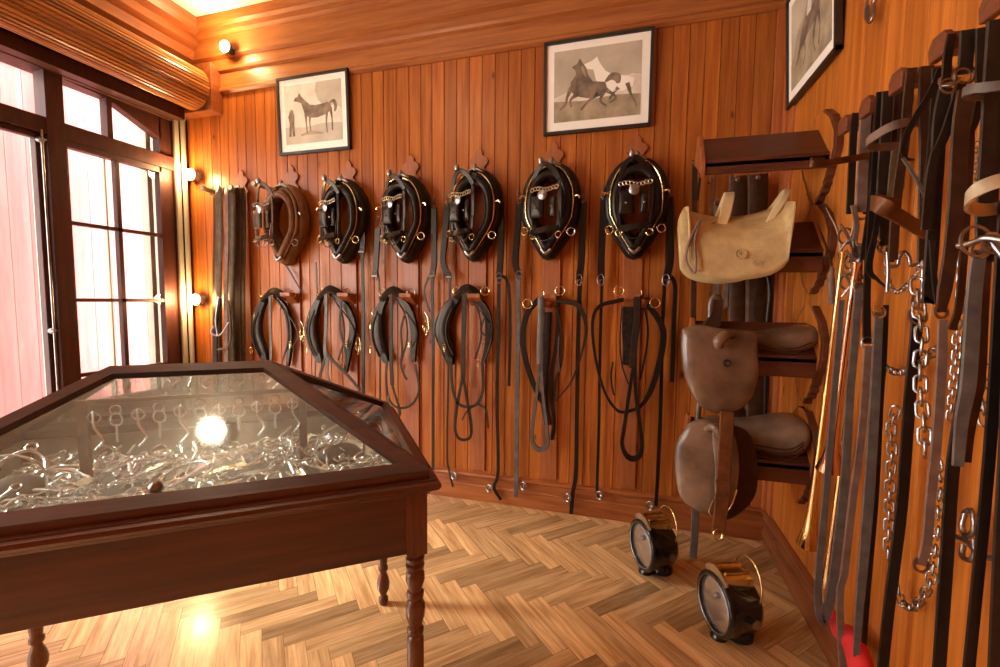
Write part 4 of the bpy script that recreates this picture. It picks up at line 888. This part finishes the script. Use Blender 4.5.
# ---------------------------------------------------------------- two carbide lamps on the floor
def lamp():
    """stands at the origin, glass facing -x"""
    t = thing('carbide_lamp', 'x', 'lamp', (0, 0, 0), 0, 'brass-topped carbide lamps on the floor')
    Rr = .122; zc = .150; L0 = (-.075, 0, zc)
    m = MB(); m.lathe([(0, Rr-.006), (.004, Rr), (.03, Rr+.002), (.045, Rr-.004), (.12, Rr-.012), (.145, Rr-.03), (.155, Rr-.07)], L0, (1, 0, 0), 32); m.lathe([(.14, .03), (.17, .028), (.175, .02)], L0, (1, 0, 0), 14); m.build('drum', 'black_enamel', t, smooth=True)
    m = MB(); m.ring((-.078, 0, zc), (1, 0, 0), Rr-.006, .012, 36, cs=8); bz = m.build('bezel', 'black_enamel', t, smooth=True)
    m = MB(); m.ring((-.089, 0, zc), (1, 0, 0), Rr-.013, .0025, 36, cs=6); m.build('chrome_rim', 'steel', bz, smooth=True)
    m = MB(); m.lathe([(0, .006), (.001, .03), (.006, .07), (.012, Rr-.012), (.02, Rr-.012)], (-.088, 0, zc), (1, 0, 0), 32); le = m.build('lens', 'lamp_lens', t, smooth=True)
    MB().ring((-.090, -.02, zc+.05), (1, 0, 0), .008, .004, 12).build('burner_spot', 'dark_steel', le, smooth=True)
    m = MB(); o = []
    for i in range(13): g = PI*(.33+.34*i/12); o.append(V((-.065, .098*math.cos(g)*1.05, zc+.03+.118*math.sin(g))))
    base = [V((-.065, .05, zc+.09)), V((-.065, -.05, zc+.09))]; m.prism(o+base[::-1], (.115, 0, 0)); m.build('chimney', 'brass', t, smooth=True)
    m = MB(); sc = []
    for i in range(29): g = PI*(.26+.48*i/28); r_ = .128+.006*abs(math.sin(i*.9)); sc.append(V((-.082, r_*.86*math.cos(g), zc+.026+r_*math.sin(g))))
    inn = [V((-.082, .092*math.cos(PI*(.28+.44*i/14)), zc+.03+.096*math.sin(PI*(.28+.44*i/14)))) for i in range(15)][::-1]
    m.prism(sc+inn, (.008, 0, 0)); m.build('scalloped_crest', 'pale_brass', t, smooth=True)
    m = MB()
    for y in (-.03, .03): m.bar((-.06, y, zc+.148), (.045, y, zc+.148), .012, .01, (0, 0, 1))
    m.build('crown_ribs', 'brass', t)
    m = MB(); m.tube([(.055, -.085, zc+.05), (.06, -.088, zc+.10), (.062, -.06, zc+.165), (.062, 0, zc+.192), (.062, .06, zc+.165), (.06, .088, zc+.10), (.055, .085, zc+.05)], .0042, 8, smooth=5); m.build('bail_handle', 'brass', t, smooth=True)
    for y in (-1, 1):
        m = MB(); m.lathe([(0, .022), (.008, .024), (.014, .014), (.03, .016), (.036, .02)], (.015, y*.095, zc-.005), (0, y, 0), 14); m.build('side_vent', 'dark_steel', t, smooth=True)
    m = MB(); m.lathe([(0, .034), (.012, .034), (.02, .026), (.06, .024)], (-.055, .0, 0), (0, 0, 1), 16); m.build('foot', 'black_enamel', t, smooth=True)
    m = MB(); m.lathe([(0, .055), (.03, .056), (.038, .05), (.08, .05), (.10, .046)], (.035, 0, 0), (0, 0, 1), 24); m.build('carbide_tank', 'black_enamel', t, smooth=True)
    return t
la = lamp(); lb = copy_tree(la)
q = on(655, 571, 2, 0); la.location = (q.x, q.y, 0); la.rotation_euler = (0, 0, math.radians(27)); la['label'] = 'black carbide lamp with brass top, further back near the wall'
q = on(731, 636, 2, 0); lb.location = (q.x, q.y, 0); lb.rotation_euler = (0, 0, math.radians(22)); lb['label'] = 'black carbide lamp with brass top, nearer the camera in front of the corner'

# ---------------------------------------------------------------- right wall: pegs, straps, horns, chains
PY = (1.83, 1.68, 1.51, 1.335, 1.17)
plab = ('wooden wall peg furthest from the camera on the right wall', 'second wooden peg on the right wall, counted from the corner', 'middle wooden peg on the right wall', 'large wooden peg, fourth from the corner on the right wall', 'wooden peg at the right edge, nearest the camera')
for y, lb_ in zip(PY, plab):
    m = MB(); h = .026; x1 = XR-.118
    o = [(-.03, -.035), (-.035, .0), (-.02, .022), (.02, .022), (.035, .0), (.03, -.035)]
    m.prism([(x1, y+.03+a, 2.035+b_-.006) for a, b_ in o], (.018, 0, 0)); m.prism([(x1+.018, y+.03+a*.75, 2.035+b_*.75-.004) for a, b_ in o], (.10, 0, .0))
    tag(m.build('wall_peg', 'pegwood', loc=(x1, y+.03, 2.03), bevel=.003), lb_, 'peg')
def dep(p): return (p-EYE).dot(fw)
def strapR(k, lab, pts, wpx, mat='black_leather', th=.005, end=None, y=None, cat='strap', hw='steel'):
    """strap hung over peg k; photo points on the plane in front of that peg"""
    Yp = (PY[k] if y is None else y)
    P = []
    for p in pts:
        q = on(p[0], p[1], 1, Yp-(p[2] if len(p) > 2 else 0))
        if q.x > XR-.008: q = on(p[0], p[1], 0, XR-.008)
        P.append(q)
    sc = dep(P[len(P)//2])/F; ws = [v_*sc for v_ in wpx] if hasattr(wpx, '__len__') else wpx*sc
    t = thing('leather_strap', lab, cat, P[0])
    MB().ribbon(P, ws, th, NB, 6).build('strap', mat, t, smooth=True)
    w0 = ws if not hasattr(ws, '__len__') else ws[-1]
    if end == 'buckle':
        m = MB(); m.ring(P[-1], NB, w0*.6, .003, 14, cs=5, sy=1.3, up=(0, 0, 1)); m.tube([P[-1]+V((-w0*.5, -.006, 0)), P[-1]+V((w0*.5, -.006, 0))], .003, 6); m.build('buckle', hw, t, smooth=True)
    if end == 'ring0' or end == 'ring':
        q = P[0] if end == 'ring0' else P[-1]; m = MB(); m.ring(q, (.2, -1, .2), w0*.75, .0035, 18, cs=6); m.build('end_ring', hw, t, smooth=True)
    return t
S = strapR
S(0, 'dark narrow strap on the peg nearest the corner', [(856, 113), (854, 128), (852, 170), (850, 214)], 7, 'matt_leather', y=1.80)
S(0, 'worn brown strap with punched holes on the peg nearest the corner', [(866, 113), (864, 150), (862, 190), (861, 212)], 10, 'mauve_leather', end='ring', y=1.79, hw='dark_steel')
S(0, 'dark strap end beside the punched strap', [(874, 112), (872, 140), (868, 175), (866, 214)], 5, 'dark_brown_leather', y=1.81)
S(0, 'twisted brown strap among the bits near the brass horns', [(853, 205), (857, 225), (855, 245), (860, 262), (858, 290)], 5, 'mauve_leather', y=1.78)
S(1, 'flat black strap, left one on the second peg', [(880, 92), (877, 130), (873, 197), (869, 250), (867, 297), (867, 343)], [6, 6, 6, 6, 7, 8], 'black_leather', y=1.66, end='buckle')
S(1, 'broad dark strap on the second peg', [(888, 91), (886, 130), (882, 197), (884, 222), (885, 246)], 10, 'matt_leather', y=1.65, end='ring', hw='brass')
S(1, 'reddish brown strap on the second peg beside the broad dark one', [(899, 91), (896, 130), (894, 160), (892, 200), (890, 262)], 8, 'dark_brown_leather', y=1.66)
S(1, 'slim strap with mottled grey surface below the second peg', [(895, 148), (892, 172), (890, 198)], 5, 'olive_leather', y=1.64)
S(1, 'black strap ending in a triangular tab beside the curb bit', [(880, 192), (876, 230), (869, 268), (878, 280), (886, 287)], [4, 5, 7, 3, 2], 'black_leather', y=1.63)
S(2, 'dark strap over the middle peg, left one', [(912, 68), (908, 100), (905, 140), (897, 200), (893, 260)], 9, 'dark_brown_leather', y=1.49)
S(2, 'wide dark brown strap hanging from the middle peg', [(927, 66), (926, 110), (927, 150), (926, 190), (925, 262)], 13, 'dark_brown_leather', y=1.50)
S(2, 'black strap slanting down to the left from the middle peg', [(941, 68), (931, 92), (917, 115), (907, 135), (903, 150), (906, 158), (914, 160)], [6, 6, 6, 6, 5, 3, 2], 'black_leather', y=1.44)
S(2, 'pale-edged grey strap slanting right below the middle peg', [(903, 158), (911, 170), (918, 182), (926, 198)], 3.2, 'grey_leather', y=1.42)
S(3, 'black strap with a steel ring under the fourth peg', [(952, 34), (948, 56), (946, 82)], 8, 'black_leather', y=1.31, end='ring')
S(3, 'thick grey-black strap draped over the fourth peg with a ring', [(968, 30), (967, 50), (965, 74)], 13, 'matt_leather', y=1.30, end='ring', hw='dark_steel')
S(3, 'curved dark strap end on the fourth peg', [(982, 28), (981, 60), (980, 92), (975, 122), (968, 136), (964, 146)], [10, 9, 8, 7, 6, 4], 'matt_leather', y=1.29)
S(3, 'long black strap with pale stitched edge slanting down to the left', [(962, 82), (955, 105), (945, 135), (934, 160), (929, 195), (926, 230)], 9, 'black_leather', y=1.27)
S(3, 'black strap passing behind the brown loop below the fourth peg', [(946, 88), (940, 120), (938, 160), (936, 190), (933, 240), (929, 297), (930, 300)], 12, 'matt_leather', y=1.29)
S(3, 'wide brown-grey strap narrowing to a steel ring halfway down the right wall', [(967, 90), (961, 130), (957, 197), (951, 254), (945, 290), (941, 312)], [16, 15, 14, 13, 13, 8], 'dark_brown_leather', y=1.26, end='ring')
S(3, 'thin dark strap joining the steel ring from the left', [(932, 240), (934, 275), (937, 298), (941, 312)], 5, 'matt_leather', y=1.27)
S(3, 'mauve strap falling from the steel ring to a punched end with a keeper', [(943, 320), (942, 360), (940, 397), (936, 450), (931, 497), (927, 543), (921, 565)], [8, 9, 9, 9, 9, 9, 9], 'mauve_leather', y=1.28, end='ring', hw='dark_steel')
S(2, 'long black strap running down past the big chain', [(918, 316), (914, 360), (910, 400), (903, 497), (895, 565), (888, 620), (881, 690)], 10.5, 'black_leather', y=1.46, end='ring0')
S(4, 'broad silvery grey strap, widest on the right wall', [(980, 250), (975, 290), (969, 380), (962, 420), (958, 466)], [12, 13, 14, 12, 10], 'grey_leather', y=1.14, end='ring0')
S(4, 'long black strap continuing below the broad grey strap', [(974, 290), (966, 380), (957, 440), (952, 480), (947, 560), (938, 690)], 12, 'black_leather', y=1.17)
S(4, 'dark brown strap partly behind the broad grey strap', [(988, 235), (984, 300), (980, 380), (970, 430), (966, 462)], 9, 'dark_brown_leather', y=1.19)
S(4, 'black strap nearest the right edge of the photo, upper part', [(996, 20), (992, 80), (988, 150), (984, 210), (984, 240)], 14, 'matt_leather', y=1.13)
S(4, 'long black strap nearest the right edge running to the floor', [(1006, 200), (1000, 290), (994, 397), (986, 497), (976, 600), (967, 690)], 10.5, 'black_leather', y=1.10)
S(4, 'edge strap leaving the photo at its right margin', [(1016, 10), (1012, 200), (1008, 400), (1000, 560), (994, 690)], 12, 'matt_leather', y=1.08)
S(0, 'grey strap making a deep loop near the skirting by the brass horns', [(859, 286), (855, 340), (850, 397), (845, 480), (836, 560), (830, 600), (824, 622), (819, 608), (819, 570), (826, 497), (834, 400), (842, 300)], [7, 7, 7.5, 8, 9, 9, 8, 8, 7, 6, 6, 5], 'grey_leather', y=1.74, end='ring0')
S(1, 'pinkish brown strap hung from the black buckle, reaching the floor', [(868, 346), (865, 397), (860, 450), (853, 500), (845, 570), (840, 600), (844, 690)], 7, 'mauve_leather', y=1.63)
S(1, 'bluish grey strap beside the pinkish brown strap', [(879, 312), (877, 360), (875, 400), (869, 497), (862, 580), (857, 640), (857, 690)], [8, 8, 9, 10, 9, 6, 7], 'grey_leather', y=1.57, end='ring0', hw='brass')
S(1, 'dark strap behind the bluish grey one', [(886, 305), (884, 360), (881, 400), (876, 497), (868, 590), (861, 690)], 5, 'black_leather', y=1.60)
S(0, 'thin black strap between the first and second pegs', [(877, 100), (873, 150), (870, 200), (862, 260)], 4, 'black_leather', y=1.76)
S(1, 'narrow black strap below the right part of the second peg', [(903, 92), (901, 130), (899, 180), (896, 235)], 5, 'black_leather', y=1.64)
S(2, 'dark strap with a pale edge between the middle and fourth pegs', [(936, 68), (934, 110), (931, 150), (925, 205)], 7, 'matt_leather', y=1.47)
S(3, 'long brown strap passing behind the fine chain', [(973, 84), (970, 150), (966, 220), (960, 300), (952, 330)], 7, 'dark_brown_leather', y=1.31)
S(4, 'dark strap behind the pale buff belt', [(1000, 60), (996, 140), (993, 200), (990, 262)], 9, 'black_leather', y=1.19)
def belt(lab, pts, wpx, mat, name='leather_belt', th=.006, end=None):
    """belt looping out from the wall, width upright; points: photo x, y, plane Y"""
    P = [on(x, y, 1, Y) for x, y, Y in pts]; P = smoothline(P, 6); sc = dep(P[len(P)//2])/F; wd = wpx*sc; vs = []; fs = []
    n_ = len(P)
    for i in range(n_):
        t_ = (P[min(i+1, n_-1)]-P[max(i-1, 0)]).normalized(); q = V((0, 0, 1))-t_*t_.z; q = q.normalized() if q.length > .05 else V((0, -1, 0)); m_ = t_.cross(q)
        for a, b_ in ((-.5, -.5), (.5, -.5), (.5, .5), (-.5, .5)): vs.append(P[i]+q*(a*wd)+m_*(b_*th))
    for i in range(n_-1):
        for k in range(4): l = (k+1) % 4; fs.append((i*4+k, i*4+l, i*4+4+l, i*4+4+k))
    fs += [(3, 2, 1, 0), tuple(range(n_*4-4, n_*4))]
    o = MB().add(vs, fs).build(name, mat, loc=P[0], smooth=True); return tag(o, lab, 'belt')
belt('brown belt loop sticking out left of the first peg towards the empty rack', [(872, 155, 1.80), (850, 159, 1.74), (826, 163, 1.68), (812, 164, 1.66), (812, 161, 1.70), (824, 160, 1.76)], 6.5, 'brown_leather')
belt('brown belt loop curving out from the second peg', [(936, 126, 1.55), (915, 122, 1.50), (895, 125, 1.48), (878, 134, 1.50), (867, 143, 1.53), (872, 147, 1.58), (900, 146, 1.60)], 8, 'mauve_leather')
belt('wide glossy brown belt loop below the middle peg', [(925, 232, 1.42), (905, 220, 1.34), (890, 211, 1.30), (877, 204, 1.31), (872, 203, 1.36), (880, 202, 1.42), (900, 206, 1.46)], 15, 'brown_leather')
belt('grey belt loop near the right edge below the fourth peg', [(1012, 84, 1.02), (990, 87, 1.03), (972, 89, 1.05), (964, 93, 1.08), (968, 96, 1.12), (985, 96, 1.15)], 9, 'grey_leather')
belt('pale buff belt loop at the right edge, halfway up the wall', [(1016, 178, .98), (995, 182, .98), (977, 190, .99), (967, 200, 1.02), (970, 207, 1.06), (985, 210, 1.10), (1012, 206, 1.12)], 13, 'pale_leather')
# steel bits
def bitR(name, lab, parts, mat='steel', cat='bit'):
    t = thing(name, lab, cat, on(*parts[0][1][0])); 
    for nm, pts, r, mode in parts:
        m = MB(); P = [on(*p) for p in pts]
        if mode == 'ring': m.ring(P[0], (.25, -1, .1), r[0], r[1], 20, cs=6)
        else: m.tube(P, r, 8, smooth=4)
        m.build(nm, mat, t, smooth=True)
    return t
Yb = 1.56
bitR('port_bit', 'curb bit with a high arched port hanging beneath the wide brown belt loop', [('mouthpiece', [(889, 266, 1, Yb), (897, 266, 1, Yb), (899, 258, 1, Yb), (904, 252, 1, Yb), (909, 257, 1, Yb), (911, 265, 1, Yb), (921, 263, 1, Yb)], .0055, 0), ('shank', [(887, 252, 1, Yb), (888, 270, 1, Yb), (887, 292, 1, Yb)], .005, 0), ('shank', [(925, 240, 1, Yb), (923, 262, 1, Yb), (922, 298, 1, Yb)], .005, 0), ('ring', [(885, 250, 1, Yb)], (.012, .003), 'ring'), ('ring', [(920, 302, 1, Yb)], (.022, .004), 'ring')])
bitR('bar_bit', 'steel bar bit with loose rings near the right edge of the wall', [('mouthpiece', [(958, 246, 1, 1.08), (972, 243, 1, 1.06), (986, 238, 1, 1.04), (1010, 241, 1, 1.02)], .006, 0), ('cheek_ring', [(976, 241, 1, 1.06)], (.028, .003), 'ring'), ('cheek_ring', [(992, 243, 1, 1.05)], (.018, .003), 'ring'), ('shank', [(990, 238, 1, 1.05), (996, 248, 1, 1.04), (1006, 260, 1, 1.03)], .006, 0)])
bitR('loose_bit_ring', 'dark ring and hook hanging from the grey strap under the fourth peg', [('ring', [(948, 86, 1, 1.26)], (.016, .0025), 'ring'), ('ring', [(963, 76, 1, 1.27)], (.017, .0022), 'ring'), ('bar', [(942, 86, 1, 1.25), (955, 84, 1, 1.24), (960, 78, 1, 1.25)], .003, 0)], 'dark_steel')
for i, (x, y, lab) in enumerate(((846, 236, 'steel bit cluster highest beside the brass horns'), (852, 262, 'steel bit cluster where the brass horns hang'), (860, 252, 'ring bit right of the brass horn mouthpieces'), (848, 282, 'lowest steel bit cluster beside the horns'))):
    Y_ = 1.80-.01*i; t = thing('snaffle_bit', lab, 'bit', on(x, y, 1, Y_))
    c = on(x, y, 1, Y_); m = MB(); m.ring(c, (.3, -1, 0), .026, .0035, 16, cs=6); m.build('cheek_ring', 'steel', t, smooth=True)
    m = MB(); m.ring(c+V((.02, -.01, -.03)), (.9, -.5, .2), .022, .0035, 16, cs=6); m.build('cheek_ring', 'steel', t, smooth=True)
    m = MB(); m.tube([c+V((-.02, 0, .04)), c+V((0, -.01, .0)), c+V((.025, 0, -.06)), c+V((.01, 0, -.09))], .005, 7, smooth=4); m.tube([c+V((.02, 0, .05)), c+V((.01, -.01, .0)), c+V((-.015, 0, -.05))], .004, 7, smooth=4); m.build('mouthpiece', 'steel', t, smooth=True)
# chains
def linkmesh():
    m = MB(); pts = []
    for i in range(18):
        g = 2*PI*i/18; x, z = .27*math.cos(g), .27*math.sin(g)+(.24 if math.sin(g) > 0 else -.24); pts.append((x, 0, z))
    m.tube(pts, .078, 7, closed=True, nrm=(0, 1, 0)); o = m.build('link', 'steel', smooth=True); me = o.data; bpy.data.objects.remove(o); return me
LM = linkmesh(); LMd = LM.copy(); LMd.materials.clear(); LMd.materials.append(MATS['dark_steel'])
def chain(lab, pts, px, plane, dark=False, group=None):
    """pts photo points on X=plane; px: link length in photo pixels"""
    P = smoothline([on(p[0], p[1], 0, plane-(p[2] if len(p) > 2 else 0)) for p in pts], 10)
    Ls = px*.9*dep(P[0])/F; t = thing('steel_chain', lab, 'chain', P[0], 0, group)
    acc = 0; i = 0; k = 0; pitch = Ls*.72
    while i < len(P)-1:
        seg = P[i+1]-P[i]; L_ = seg.length
        if acc <= L_ and L_ > 1e-6:
            p = P[i]+seg*(acc/L_); tt = seg.normalized()
            a = V((-.45, -.9, 0)) if k % 2 == 0 else V((.9, -.42, .1)); a = (a-tt*a.dot(tt)).normalized(); x = a.cross(tt)
            o = bpy.data.objects.new('link', LMd if dark else LM); C.collection.objects.link(o); o.parent = t
            o.matrix_local = Matrix.Translation(p-P[0]) @ Matrix((x, a, tt)).transposed().to_4x4() @ Matrix.Scale(Ls, 4)
            acc += pitch; k += 1
        else: acc -= L_; i += 1
    return t
chain('steel chain with a hook ring hanging left of the long black strap', [(895, 412), (891, 428), (892, 450), (890, 480), (889, 520), (888, 562)], 15, .775)
chain('heavy steel chain running down the middle of the right wall', [(917, 286), (919, 311), (922, 340), (920, 362), (921, 395), (924, 425), (925, 452)], 19, .74)
chain('steel chain with a hanging loop low on the right wall', [(937, 465), (941, 485), (938, 505), (938, 530), (935, 552), (932, 572), (927, 590), (914, 607), (902, 602), (898, 584)], 15, .775)
chain('fine steel chain beside the broad silvery strap', [(962, 262), (960, 300), (957, 330), (956, 356), (953, 388), (950, 420)], 12, .76)
chain('tangled dark chain near the right edge at mid height', [(985, 372), (983, 388), (982, 400), (986, 426)], 18, .77, True)
chain('twisted chain slung sideways across the straps', [(884, 366), (892, 371), (900, 372), (910, 369), (925, 361), (938, 346)], 12, .765)
chain('fine dark chain beside the curved strap end', [(968, 158), (967, 180), (966, 200), (967, 225), (964, 250)], 8, .775, True)
chain('short fine dark chain above the pale belt', [(977, 145), (976, 165), (974, 190)], 8, .775, True)
chain('curb chain hanging in a curve under the port bit', [(887, 262), (888, 278), (892, 288), (897, 292), (905, 287), (915, 276), (922, 262)], 7.5, .76)
bitR('snap_hook', 'steel spring hook hanging at the top edge of the right wall', [('hook', [(868, -6, 0, .79), (866, 8, 0, .785), (866, 18, 0, .78), (870, 22, 0, .778), (873, 16, 0, .78), (873, 4, 0, .785), (878, -6, 0, .79)], .006, 0), ('tongue', [(868, 6, 0, .785), (869, 16, 0, .78)], .005, 0)], cat='hook')
bitR('steel_shackle', 'steel shackle fixed low on the right wall at the right edge', [('bow', [(965, 512, 0, .78), (971, 510, 0, .77), (974, 520, 0, .765), (973, 532, 0, .765), (966, 536, 0, .77), (962, 526, 0, .775), (965, 512, 0, .78)], .006, 0), ('bow', [(963, 545, 0, .78), (962, 556, 0, .77), (969, 560, 0, .765), (975, 555, 0, .765), (974, 540, 0, .77)], .006, 0), ('rod', [(957, 537, 0, .775), (966, 541, 0, .77), (976, 552, 0, .765)], .006, 0), ('rod', [(976, 557, 0, .775), (990, 558, 0, .77), (1008, 562, 0, .77)], .007, 0)], cat='shackle')
bitR('wire_hook', 'small wire hook hanging beside the mottled strap', [('wire', [(902, 166, 0, .79), (904, 178, 0, .79), (903, 190, 0, .79), (900, 188, 0, .79), (901, 172, 0, .79)], .002, 0)], 'dark_steel', cat='hook')
# coaching horns
def horn(lab, a, b_, r0, r1, mat, flare=.12, plane=.74):
    A = on(a[0], a[1], 0, plane); B = on(b_[0], b_[1], 0, plane); L_ = (B-A).length
    t = thing('coaching_horn', lab, 'horn', A)
    pr = [(0, r0*1.8), (.012, r0*1.6), (.03, r0)]; 
    for i in range(1, 15): s_ = i/14; pr.append((.03+(L_-.03)*s_, r0+(r1*.42-r0)*s_**1.4+(r1*.58)*s_**14))
    pr += [(L_+.002, r1*.98), (L_-.01, r1*.7)]
    MB().lathe(pr, A, B-A, 20).build('tube', mat, t, smooth=True)
    MB().lathe([(L_*.45, r0+(r1*.42-r0)*.33+.002), (L_*.45+.02, r0+(r1*.42-r0)*.33+.002)], A, B-A, 16).build('ferrule', mat, t, smooth=True)
    return t
horn('long brass coaching horn with its bell lowest against the panelling', (843, 252), (808, 545), .0085, .042, 'horn_brass', plane=.75)
horn('copper-toned coaching horn with its bell halfway down', (856, 262), (829, 470), .0085, .042, 'copper', plane=.72)
horn('brass coaching horn hanging behind the looped grey strap', (862, 300), (825, 597), .008, .034, 'horn_brass', plane=.765)
tag(MB().tube([on(826, 208, 0, .78), on(836, 228, 0, .77), on(840, 245, 0, .77), on(841, 268, 0, .77)], [.002, .003, .004, .005], 8, smooth=5).build('driving_whip', 'pale_leather', smooth=True, loc=on(841, 268, 0, .77)), 'thin curved whip stock above the brass horns', 'whip')
t = thing('hunting_whip', 'short pinkish wooden handle on a dark cord beside the horns', 'whip', on(832, 268, 0, .78))
MB().tube([on(832, 268, 0, .785), on(831, 282, 0, .78), on(832, 304, 0, .785)], [.008, .014, .012], 10, smooth=3).build('grip', 'mauve_leather', t, smooth=True)
MB().tube([on(818, 222, 0, .79), on(826, 245, 0, .785), on(832, 266, 0, .785)], .005, 6, smooth=3).build('cord', 'dark_brown_leather', t, smooth=True)
b = MB(); P = [on(830, 612, 0, .75), on(842, 632, 0, .74), on(856, 650, 0, .735), (.73, 1.35, .05)]; b.tube(P, [.012, .03, .035, .03], 12, smooth=5)
for v_ in b.v: v_.z = max(.002, v_.z+.01*noise.noise(v_*14))
tag(b.build('rolled_cloth', 'red_cloth', smooth=True, loc=P[0]), 'bright red rolled cloth at the foot of the right wall', 'cloth')
